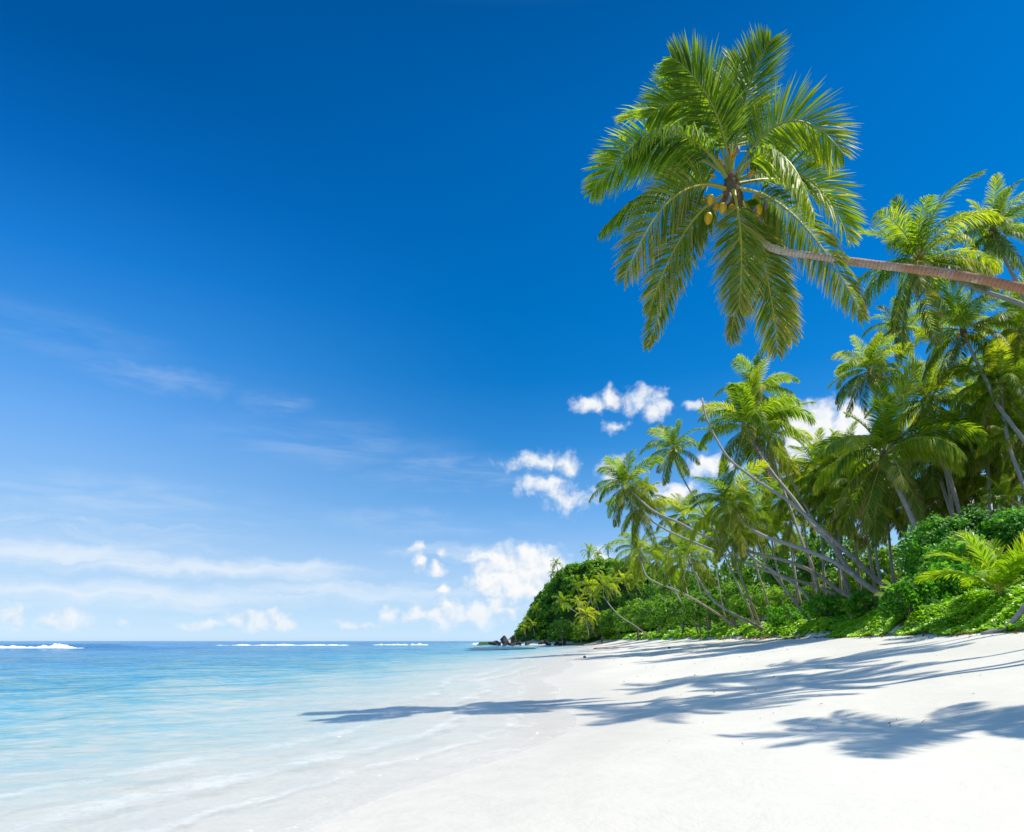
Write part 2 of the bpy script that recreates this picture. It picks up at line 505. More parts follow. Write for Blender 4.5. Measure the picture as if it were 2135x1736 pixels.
def make_terrain():
    ry = rows_y(-50, 30000, .45, .02, 5)
    a = -np.array([20000, 3000, 1000, 400, 200, 120, 80, 60, 45, 34, 26, 20, 16, 13, 10.5, 8.5, 7, 5.5, 4.2, 3.2, 2.4, 1.7, 1.1, .6, .25])
    u = np.linspace(0, 1, 70)
    b = np.array([.2, .45, .8, 1.2, 1.7, 2.3, 3, 4, 5.5, 7.5, 10, 14, 20, 30, 50, 100, 400, 2000, 20000])
    rowsX = []
    for y in ry:
        xs, xv = float(xs_of(y)), float(xv_of(y))
        rowsX.append(np.concatenate([xs + a, xs + u * (xv - xs), xv + b]))
    X = np.array(rowsX)
    Yg = np.repeat(ry[:, None], X.shape[1], 1)
    Z = ground(X, Yg)
    xv = xv_of(ry)[:, None]
    veg = np.clip((X - xv) / 1.0 + .2, 0, 1)
    V = np.stack([X, Yg, Z], -1).reshape(-1, 3)
    m, g, p, out = material('sand')
    geo = g.new('ShaderNodeNewGeometry')
    pos = geo.outputs['Position']
    sp = g.new('ShaderNodeSeparateXYZ')
    g.l.new(pos, sp.inputs[0])
    big = g.noise(pos, .35, 4, .55)
    mid = g.noise(pos, 2.2, 5, .6)
    fine = g.noise(pos, 42, 4, .6)
    rid = g.noise(pos, .9, 6, .65, .6)
    dry = g.mix(g.ss(big, .3, .7), (.57, .54, .465), (.61, .58, .505))
    dry = g.mix(g.math('MULTIPLY', g.ss(rid, .45, .75), .18), dry, (.53, .50, .44))
    dry = g.mix(g.math('MULTIPLY', g.ss(fine, .52, .8), .22), dry, (.50, .47, .42))
    wet = g.mix(g.ss(mid, .3, .7), (.55, .51, .44), (.58, .54, .47))
    zz = g.math('ADD', sp.outputs[2], g.math('MULTIPLY', g.math('SUBTRACT', big, .5), .16))
    wf = g.ss(zz, .08, .32, 1, 0)
    col = g.mix(wf, dry, wet)
    va = g.new('ShaderNodeAttribute', attribute_name='veg').outputs['Fac']
    vf = g.ss(g.math('ADD', va, g.math('MULTIPLY', g.math('SUBTRACT', mid, .5), .9)), .35, .75)
    litter = g.mix(g.ss(mid, .35, .65), (.085, .06, .035), (.05, .075, .02))
    col = g.mix(vf, col, litter)
    g.l.new(col, p.inputs['Base Color'])
    g.l.new(g.math('MULTIPLY_ADD', wf, -.42, .92), p.inputs['Roughness'])
    p.inputs['Specular IOR Level'].default_value = .2
    h = g.math('ADD', g.math('ADD', g.math('MULTIPLY', mid, .7), g.math('MULTIPLY', rid, 1.1)), g.math('MULTIPLY', fine, .07))
    g.l.new(g.bump(h, .5, .07), p.inputs['Normal'])
    me = build_mesh('sand', V, grid_faces(*X.shape), mats=(m,), smooth=True, attrs={'veg': veg.ravel()})
    tag(add('beach', me), 'white sand beach sloping from the grove into clear shallow water', 'beach', kind='structure')


make_terrain()


def make_sea():
    ry = rows_y(-40, 30000, .22, .012, 3)
    d = np.concatenate([np.array([-1.2, -.9, -.7]), np.linspace(-.5, 14, 90), 14 + np.cumsum(.16 * 1.045 ** np.arange(1, 116)), [600, 1200, 3000, 8000, 30000]])
    rowsX = np.array([float(xs_of(y)) - d for y in ry])
    X = rowsX
    Yg = np.repeat(ry[:, None], X.shape[1], 1)
    dep = -ground(X, Yg)
    r = np.hypot(X, Yg)
    rr = np.random.default_rng(3)
    H = np.zeros_like(X)
    for k in range(26):
        lam = rr.uniform(.9, 6.5)
        th = rr.normal(0.15, .5)            # swell runs to the shore
        kx, ky = math.cos(th) * 2 * math.pi / lam, math.sin(th) * 2 * math.pi / lam
        fade = np.exp(-(r / (lam * 26)) ** 2)
        H += fade * lam * .0038 * np.sin(kx * X + ky * Yg + rr.uniform(0, 6.3))
    H *= np.clip(dep * 2.2, .05, 1)
    # low swash ridges close to the edge
    dist = np.repeat(d[None, :], len(ry), 0)
    for (off, amp, wid) in ((1.3, .012, .2), (2.6, .016, .3), (4.6, .02, .5)):
        wob = off + .45 * np.sin(Yg * .5 + off) + .22 * np.sin(Yg * 1.3 + 2 * off)
        H += amp * np.exp(-((dist - wob) / wid) ** 2) * (Yg < 70) * (.45 + .55 * np.sin(Yg * .37 + off * 3))
    # the reef swell, rising before it breaks
    H += 1.0 * np.exp(-((Yg - 172 - .03 * X) / 5) ** 2) * np.clip((-X - 60) / 40, 0, 1) * (X > -400)
    V = np.stack([X, Yg, H + .012], -1).reshape(-1, 3)
    m, g, p, out = material('sea_water')
    geo = g.new('ShaderNodeNewGeometry')
    pos = geo.outputs['Position']
    dp = g.new('ShaderNodeAttribute', attribute_name='depth').outputs['Fac']
    mp = g.new('ShaderNodeMapping')
    g.l.new(pos, mp.inputs[0])
    mp.inputs['Scale'].default_value = (.42, 1, 1)
    mp.inputs['Rotation'].default_value = (0, 0, R(-8))
    q = mp.outputs[0]
    w1 = g.noise(q, 1.0, 6, .68, .8)
    w2 = g.noise(q, 4.6, 4, .6, .4)
    w5 = g.noise(q, .22, 4, .6, .4)
    w3 = g.noise(q, .11, 4, .55, .3)
    w4 = g.noise(q, .03, 4, .6, .3)
    # local thickness of the water: bed shape, sand bars and coral heads
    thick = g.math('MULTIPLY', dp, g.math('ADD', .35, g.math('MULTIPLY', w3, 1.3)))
    ripple_shade = g.math('ADD', g.math('MULTIPLY', g.math('SUBTRACT', w1, .5), 5.0), g.math('MULTIPLY', g.math('SUBTRACT', w2, .5), 4.4))  # light and dark of the ripples, painted into the water tint through its thickness
    ripple_shade = g.math('ADD', ripple_shade, g.math('MULTIPLY', g.math('SUBTRACT', w5, .5), 3.0))
    thick = g.math('MULTIPLY', thick, g.math('MAXIMUM', g.math('ADD', 1.0, ripple_shade), .1))
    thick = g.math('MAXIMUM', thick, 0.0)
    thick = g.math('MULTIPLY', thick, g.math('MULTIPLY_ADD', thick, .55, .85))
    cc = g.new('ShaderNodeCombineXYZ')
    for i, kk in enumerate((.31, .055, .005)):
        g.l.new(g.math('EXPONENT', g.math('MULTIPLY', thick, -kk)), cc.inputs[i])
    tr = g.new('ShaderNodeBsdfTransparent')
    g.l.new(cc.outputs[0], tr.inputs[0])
    df = g.new('ShaderNodeBsdfDiffuse')
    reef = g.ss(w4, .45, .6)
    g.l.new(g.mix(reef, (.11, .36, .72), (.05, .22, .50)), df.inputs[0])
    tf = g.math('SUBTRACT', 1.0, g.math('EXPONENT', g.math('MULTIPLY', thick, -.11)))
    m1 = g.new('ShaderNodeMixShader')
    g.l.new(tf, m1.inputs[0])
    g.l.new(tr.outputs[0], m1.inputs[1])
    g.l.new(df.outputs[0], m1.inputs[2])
    hgt = g.math('ADD', g.math('MULTIPLY', w1, 1.0), g.math('MULTIPLY', w2, .32))
    nb = g.bump(hgt, 1.0, .42)
    gl = g.new('ShaderNodeBsdfGlossy')
    gl.inputs['Roughness'].default_value = .06
    g.l.new(nb, gl.inputs['Normal'])
    fr = g.new('ShaderNodeFresnel')
    fr.inputs['IOR'].default_value = 1.33
    g.l.new(nb, fr.inputs['Normal'])
    ff = g.math('MINIMUM', g.math('MULTIPLY', fr.outputs[0], .85), g.ss(dp, .4, 2.2, .13, .5))
    m2 = g.new('ShaderNodeMixShader')
    g.l.new(ff, m2.inputs[0])
    g.l.new(m1.outputs[0], m2.inputs[1])
    g.l.new(gl.outputs[0], m2.inputs[2])
    # foam left by the swash: thin broken lines that follow the edge
    ds = g.new('ShaderNodeAttribute', attribute_name='offshore').outputs['Fac']
    wv = g.math('ADD', ds, g.math('MULTIPLY', g.math('SUBTRACT', g.noise(pos, .8, 4, .6), .5), 1.5))
    foam = None
    for off, wid in ((-.2, .22), (1.1, .2), (2.4, .3), (3.9, .25)):
        f = g.ss(g.math('ABSOLUTE', g.math('SUBTRACT', wv, off)), wid, wid * .25)
        foam = f if foam is None else g.math('MAXIMUM', foam, f)
    lace = g.noise(pos, 7, 6, .75, 1.2)
    foam = g.math('MULTIPLY', foam, g.ss(g.math('ADD', lace, g.math('MULTIPLY', g.noise(pos, .9, 3), .5)), .62, .9))
    foam = g.math('MULTIPLY', foam, g.ss(ds, 5.5, 3.5))
    fd = g.new('ShaderNodeBsdfDiffuse')
    fd.inputs[0].default_value = (.82, .83, .83, 1)
    m3 = g.new('ShaderNodeMixShader')
    g.l.new(g.math('MULTIPLY', foam, .2), m3.inputs[0])
    g.l.new(m2.outputs[0], m3.inputs[1])
    g.l.new(fd.outputs[0], m3.inputs[2])
    g.l.new(m3.outputs[0], out.inputs[0])
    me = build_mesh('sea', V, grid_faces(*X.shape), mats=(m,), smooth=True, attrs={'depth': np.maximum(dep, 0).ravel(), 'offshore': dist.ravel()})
    tag(add('sea', me), 'clear turquoise lagoon deepening to blue towards the reef', 'sea', kind='structure')


make_sea()

M_FOAM = plain('wave_foam', (.86, .88, .89), .8, .2, 3, None, .6)


def make_wave(px0, px1, Y, hgt, label, seed, depth=3.0):
    rr = np.random.default_rng(seed)
    x0, x1 = (px0 - CX) / F * Y, (px1 - CX) / F * Y
    n, mcs = max(30, int((x1 - x0) / .22)), 13
    s = np.linspace(0, 1, n)
    x = x0 + (x1 - x0) * s
    env = np.clip(np.minimum(s, 1 - s) * 7, 0, 1) ** .6
    k = np.zeros(n)
    for f in (.15, .4, 1.1, 2.6):
        k += np.sin(x * f * 2 + rr.uniform(0, 6)) * .2 / (f + .6) ** .5
    low = np.interp(s, np.linspace(0, 1, 26), rr.uniform(.1, 1.05, 26))
    k = env * low * (hgt * (.85 + .5 * k) + rr.uniform(-.15, .35, n) * hgt * .8)
    prof = np.linspace(0, 1, mcs)
    P = []
    for j, t in enumerate(prof):
        yy = Y - depth * (.5 - t) + .5 * np.sin(x * .2) + rr.uniform(-.1, .1, n) * depth * .3
        zz = np.maximum(k, .02) * np.sin(math.pi * min(1, t * 1.15)) ** .8 * (1 + rr.uniform(-.2, .2, n)) - .06
        P.append(np.stack([x, yy, zz], -1))
    V = np.stack(P, 0)
    me = build_mesh('breaking_wave', V.reshape(-1, 3), grid_faces(mcs, n), mats=(M_FOAM,), smooth=False)
    tag(add('breaking_wave', me), label, 'wave', 'white waves breaking on the reef')


make_wave(-60, 178, 160, .95, 'tall white breaking wave at the left edge of the horizon', 1, 4)
make_wave(445, 742, 262, .55, 'long low line of white surf along the middle of the horizon', 2, 4)
make_wave(775, 900, 285, .6, 'short white breaker on the horizon between the long surf line and the headland', 3, 4)
make_wave(985, 1003, 330, .9, 'small burst of spray off the tip of the black rocks', 4, 4)


# ------------------------------------------------------------------ fronds
def frond_geo(P, N, L, nl, w, droop, seed, fold=.35, petiole=.14, rr0=.03, old=0.0, ragged=.05, lseg=3):
    """one feather leaf: rachis points P (k,3), upper-side normals N (k,3), leaflet length L"""
    rr = np.random.default_rng(seed)
    k = len(P)
    T = norm(np.gradient(P, axis=0))
    N = norm(N - T * np.sum(N * T, -1, keepdims=True))
    V1, q1, t1 = tube(P, rr0 * np.linspace(1, .12, k) + rr0 * .7 * np.exp(-np.linspace(0, 1, k) * 14), 5)
    t = petiole + (1 - petiole) * (np.arange(nl) + rr.uniform(0, .7, nl)) / nl
    t = np.clip(t, 0, .998)
    ix = t * (k - 1)
    i0 = np.clip(ix.astype(int), 0, k - 2)
    fr = (ix - i0)[:, None]
    lerp = lambda A: A[i0] * (1 - fr) + A[i0 + 1] * fr
    p, Tt, Nn = lerp(P), norm(lerp(T)), norm(lerp(N))
    v = (t - petiole) / (1 - petiole)
    ll = L * (.30 + .70 * np.sin(np.pi * np.clip(v * .80 + .16, 0, 1)) ** .75) * np.where(v > .86, 1 - (v - .86) * 3.2, 1)
    Vs, Qs, Ts, tint = [V1], [q1], [t1], [np.full(len(V1), .8)]
    base = len(V1)
    for side in (-1, 1):
        S = side * np.cross(Tt, Nn)
        keep = rr.uniform(0, 1, nl) > ragged
        a = np.radians(28 + 34 * v + rr.normal(0, 5, nl))[:, None]
        d = S * np.cos(a) + Tt * np.sin(a) + Nn * (fold + rr.normal(0, .09, nl))[:, None]
        d = norm(d)
        wd = norm(np.cross(d, np.cross(Tt, d)) + 0 * d)
        wd = norm(Tt - d * np.sum(Tt * d, -1, keepdims=True))
        wd = norm(wd + Nn * rr.normal(0, .35, nl)[:, None])
        le = ll * rr.uniform(.86, 1.1, nl)
        pts = [p]
        dd = d
        dr = droop * rr.uniform(.7, 1.35, nl)[:, None]
        for s in range(lseg):
            pts.append(pts[-1] + dd * (le / lseg)[:, None])
            dd = norm(dd + np.array([0, 0, -1.0]) * dr)
        ww = [.35, 1.0, .72, 0][:lseg] + [0] if lseg == 3 else [.5, 1.0, 0]
        rows = []
        for s in range(lseg):
            hw = (w * .5 * ww[s])
            rows += [pts[s] - wd * hw, pts[s] + wd * hw]
        rows.append(pts[-1])
        nv = 2 * lseg + 1
        VV = np.stack(rows, 1)[keep]
        m = len(VV)
        o = base + np.arange(m)[:, None] * nv
        for s in range(lseg - 1):
            Qs.append(np.concatenate([o + 2 * s, o + 2 * s + 1, o + 2 * s + 3, o + 2 * s + 2], 1))
        Ts.append(np.concatenate([o + 2 * lseg - 2, o + 2 * lseg - 1, o + 2 * lseg], 1))
        tb = np.clip(.42 + rr.normal(0, .17, m) + .16 * v[keep] ** 2 + old * .25, 0, 1)
        tt = np.repeat(tb[:, None], nv, 1)
        tt[:, -1] += .22 + old * .4
        tt[:, -3:-1] += .05
        Vs.append(VV.reshape(-1, 3))
        tint.append(np.clip(tt, 0, 1).ravel())
        base += m * nv
    nq1, nt1 = len(q1), len(t1)
    Q = np.concatenate(Qs)
    Tn = np.concatenate(Ts)
    qm = np.zeros(len(Q)); qm[:nq1] = 1
    tm = np.zeros(len(Tn)); tm[:nt1] = 1
    return np.concatenate(Vs), Q, Tn, np.concatenate(tint), qm, tm


def frond_mesh(*a, mats, **kw):
    V, Q, T, ti, qm, tm = frond_geo(*a, **kw)
    return build_mesh('frond', V, Q, T, mats=mats, tint=ti, qm=qm, tm=tm)


def archetype(e0, bend, droop, seed, mats, fold=.16, nl=88, L=.25, w=.0118, old=0., side=0., k=14, ragged=.06):
    t = np.linspace(0, 1, k)
    ang = np.radians(e0 - bend * t ** 1.25)
    ds = 1 / (k - 1)
    x = np.concatenate([[0], np.cumsum(np.cos(ang[:-1]) * ds)])
    z = np.concatenate([[0], np.cumsum(np.sin(ang[:-1]) * ds)])
    y = side * t ** 2
    P = np.stack([x, y, z], -1)
    rr = np.random.default_rng(seed)
    tw = rr.uniform(-1, 1) * .9 * t ** 1.2
    N = np.stack([-np.sin(ang), np.sin(tw) * 1.0, np.cos(ang)], -1)
    return frond_mesh(P, N, L, nl, w, droop, seed, fold=fold, rr0=.0062, old=old, ragged=ragged, mats=mats, lseg=3)


CLS = [(80, 40, .12, 0), (58, 88, .28, .05), (34, 98, .5, .1), (8, 88, .65, .25), (-20, 60, .6, .45), (-52, 30, .45, .7)]
ARCH = []
for ci, (e0, bend, dr, old) in enumerate(CLS):
    row = []
    for vv in range(3):
        mats = (M_FROND, M_RACHIS) if ci < 3 else ((M_FROND, M_RACHIS_OLD) if ci == 3 else (M_FROND_OLD, M_RACHIS_OLD))
        row.append(archetype(e0 + (vv - 1) * 7, bend * (1 + .12 * (vv - 1)), dr * (1 + .3 * (vv - 1)), 100 + ci * 10 + vv, mats, fold=(.16, .05, -.15, -.28, -.3, -.2)[ci], old=old, side=(vv - 1) * .10))
    ARCH.append(row)
DRY = [archetype(-62, 22, .5, 300 + i, (M_FROND_DRY, M_FROND_DRY), old=.6, nl=36, ragged=.3) for i in range(2)]
YOUNG = [archetype(74, 42, .08, 320, (M_FROND_YOUNG, M_RACHIS_OLD), nl=50, L=.24, w=.022), archetype(62, 74, .16, 321, (M_FROND_YOUNG, M_RACHIS_OLD), nl=50, L=.24, w=.022), archetype(46, 80, .3, 322, (M_FROND_YOUNG, M_RACHIS_OLD), nl=46, L=.24, w=.022)]
# light version for far palms: the whole crown is one mesh
FAR = []


def far_crown(seed):
    rr = np.random.default_rng(seed)
    Vs, Qs, Ts, ti, qms, tms, b = [], [], [], [], [], [], 0
    seq = [0, 0, 1, 1, 1, 2, 2, 2, 2, 3, 3, 3, 4, 4, 5]
    for i, c in enumerate(seq):
        e0, bend, dr, old = CLS[c]
        t = np.linspace(0, 1, 8)
        ang = np.radians(e0 + rr.normal(0, 8) - bend * t ** 1.25)
        x = np.concatenate([[0], np.cumsum(np.cos(ang[:-1]) / 7)])
        z = np.concatenate([[0], np.cumsum(np.sin(ang[:-1]) / 7)])
        az = i * 2.4 + rr.normal(0, .25)
        ca, sa = math.cos(az), math.sin(az)
        P = np.stack([x * ca, x * sa, z], -1)
        N = np.stack([-np.sin(ang) * ca - .4 * sa, -np.sin(ang) * sa + .4 * ca, np.cos(ang)], -1)
        V, Q, T, tt, qm, tm = frond_geo(P, N, .27, 20, .045, dr, seed * 50 + i, fold=.3, rr0=.012, old=old, lseg=2)
        Vs.append(V); Qs.append(Q + b); Ts.append(T + b); ti.append(tt); qms.append(qm); tms.append(tm)
        b += len(V)
    return build_mesh('crown', np.concatenate(Vs), np.concatenate(Qs), np.concatenate(Ts), mats=(M_FROND, M_RACHIS), tint=np.concatenate(ti), qm=np.concatenate(qms), tm=np.concatenate(tms))


FAR = [far_crown(7 + i) for i in range(3)]


def ball(r, c=(0, 0, 0), n=10, m=7, sx=1.0, sz=1.0, point=0.0):
    th = np.linspace(0, math.pi, m)
    ph = np.linspace(0, 2 * math.pi, n, endpoint=False)
    V = []
    for a in th:
        rad = math.sin(a) * (1 - point * (1 - math.cos(a)) * .25)
        for f in ph:
            V.append((c[0] + r * sx * rad * math.cos(f), c[1] + r * sx * rad * math.sin(f), c[2] + r * sz * math.cos(a)))
    i = np.arange(m - 1)[:, None] * n
    j = np.arange(n)[None, :]
    k = (j + 1) % n
    q = np.stack([i + j, i + n + j, i + n + k, i + k], -1).reshape(-1, 4)
    return np.array(V), q


V_, Q_ = ball(.13, n=12, m=9, sz=1.2, point=.5)
ME_COCO = build_mesh('coconut', V_, Q_, mats=(M_COCONUT,), smooth=True)
ME_COCO_G = build_mesh('coconut', V_, Q_, mats=(M_COCO_GREEN,), smooth=True)


def flower_mesh(seed, n=13, L=.55):
    rr = np.random.default_rng(seed)
    Vs, Qs, Ts, b = [], [], [], 0
    for i in range(n):
        a = rr.uniform(0, 6.28)
        sp = rr.uniform(.1, .55)
        t = np.linspace(0, 1, 6)[:, None]
        d = np.array([math.cos(a) * sp, math.sin(a) * sp, 1])
        P = d * t * L * rr.uniform(.5, 1) + np.array([0, 0, -.35]) * L * t ** 2 * rr.uniform(.2, 1.6)
        V, Q, T = tube(P, np.linspace(.009, .005, 6), 5)
        Vs.append(V); Qs.append(Q + b); Ts.append(T + b); b += len(V)
        for s in np.linspace(.25, 1, 9):
            c = P[min(5, int(s * 5))] + rr.normal(0, .02, 3)
            V, Q = ball(rr.uniform(.012, .024), c, 5, 4)
            Vs.append(V); Qs.append(Q + b); b += len(V)
    return build_mesh('inflorescence', np.concatenate(Vs), np.concatenate(Qs), np.concatenate(Ts), mats=(M_FLOWER,), smooth=True)


FLOWER = [flower_mesh(21), flower_mesh(22)]


def fibre_mesh(r, h, seed):
    rr = np.random.default_rng(seed)
    t = np.linspace(0, 1, 9)
    P = np.stack([0 * t, 0 * t, -h * .6 + h * t], -1)
    prof = r * (.75 + .55 * np.sin(np.pi * np.clip(t * 1.1, 0, 1)))
    rad = prof[:, None] * (1 + rr.normal(0, .10, (9, 10)))
    V, Q, T = tube(P, rad, 10)
    return build_mesh('crown_shaft', V, Q, T, mats=(M_FIBRE,), smooth=True)


FIBRE = fibre_mesh(.2, .9, 4)


def trunk_mesh(P, r0, r1, mat, name='trunk', sides=10, thin=.7):
    """P base -> top"""
    L = np.concatenate([[0], np.cumsum(np.linalg.norm(np.diff(P, axis=0), axis=1))])
    s = L / L[-1]
    rad = (r0 + (r1 - r0) * s ** .7) * thin + r0 * .6 * np.exp(-L / .45)
    rr = np.random.default_rng(int(abs(P[0][0] * 100)) + 3)
    rad = rad * (1 + .035 * np.sin(L * 9 + rr.uniform(0, 6)) + .03 * np.sin(L * 3.1))
    V, Q, T = tube(P, rad, sides)
    al = np.concatenate([np.repeat(L, sides), [0, L[-1]]])
    ht = np.concatenate([np.repeat(s, sides), [0, 1]])
    return build_mesh(name, V, Q, T, mats=(mat,), smooth=True, attrs={'along': al, 'height': ht})


def trunk_path(pxs, Yc, Yb):
    """sighted points crown->base, depth blends from crown to base; the foot is carried down to the ground"""
    pxs = np.array(pxs, float)
    seg = np.concatenate([[0], np.cumsum(np.hypot(*np.diff(pxs, axis=0).T))])
    s = seg / seg[-1]
    P = [pt(x, y, Yc + (Yb - Yc) * si) for (x, y), si in zip(pxs, s)]
    e = P[-1]
    g = gz(e[0], e[1])
    if e[2] > g + .05:
        dirv = P[-1] - P[-2]
        slope = np.clip(dirv[0] / max(-dirv[2], .3), -1.0, 1.0) * .8
        h = e[2] - g
        f = np.array([e[0] + slope * h, e[1], 0])
        f[2] = gz(f[0], f[1]) - .12
        P.append(f)
    else:
        e[2] = g - .12
    P = np.array(P)[::-1]
    n = max(14, int(np.linalg.norm(P[-1] - P[0]) * 2))
    return spline(P, min(n, 44))


NPALM = [0]


def palm(label, crown, Yc, rpx, trunk, Yb, seed=None, n=22, r=(.22, .13), coco=0, green=False, dry=0, group=None, flower=False, mat=None, lean=.35, drop=0, name='coconut_palm', down=1.0):
    """crown and trunk are sightings; every frond is a part"""
    NPALM[0] += 1
    seed = NPALM[0] * 17 if seed is None else seed
    rr = np.random.default_rng(seed)
    P = trunk_path([crown] + list(trunk), Yc, Yb)
    base = P[0]
    root = add(name, None, loc=base)
    tag(root, label, 'palm tree', group or 'coconut palms along the beach')
    root.empty_display_size = .3
    add('trunk', trunk_mesh(P - base, r[0], r[1], mat or M_TRUNK), root)
    L = rpx * Yc / F * 1.38
    tip = P[-1] - base
    tdir = norm(P[-1] - P[-3])
    ax = Vector(norm(np.array([0, 0, 1.0]) * (1 - lean) + tdir * lean))
    tilt = Vector((0, 0, 1)).rotation_difference(ax).to_matrix().to_4x4()
    n = int(n * 1.25)
    mid = [0] * 4 + [1] * 6 + [2] * 6 + [3] * 5 + [4] * 4 + [5] * 3
    if n != 28:
        ids = np.linspace(0, len(mid) - 1, n).round().astype(int)
        mid = [mid[i] for i in ids]
    a0 = rr.uniform(0, 6.28)
    jobs = [(ARCH[c][rr.integers(3)], i) for i, c in enumerate(mid)] + [(DRY[rr.integers(2)], 90 + i) for i in range(dry)]
    for me, i in jobs:
        az = a0 + i * 2.39996 + rr.normal(0, .16)
        s = L * rr.uniform(.86, 1.1) * (.8 if i < 3 else 1)
        M = Matrix.Translation(Vector(tip)) @ tilt @ Matrix.Rotation(az, 4, 'Z') @ Matrix.Rotation(rr.normal(0, .10), 4, 'X') @ Matrix.Scale(s, 4)
        f = add('frond', me, root)
        f.matrix_local = M
        if i >= 90:
            f['label'] = 'dry brown hanging frond'
    if coco or flower:
        fb = add('crown_shaft', FIBRE, root)
        fb.matrix_local = Matrix.Translation(Vector(tip)) @ tilt @ Matrix.Scale(max(r[1] / .17, .6), 4)
    for i in range(coco):
        a = i * 2.4 + a0
        c = add('coconut', ME_COCO_G if green else ME_COCO, root)
        c.matrix_local = Matrix.Translation(Vector(tip) + Vector((.34 * math.cos(a), .34 * math.sin(a), -.32 - .22 * (i % 3)))) @ Matrix.Rotation(rr.uniform(0, .5), 4, 'X')
    if flower:
        for i in range(2):
            c = add('inflorescence', FLOWER[i], root)
            c.matrix_local = Matrix.Translation(Vector(tip)) @ Matrix.Rotation(a0 + i * 2.5, 4, 'Z') @ Matrix.Rotation(R(48), 4, 'Y') @ Matrix.Scale(1.5, 4)
    return root


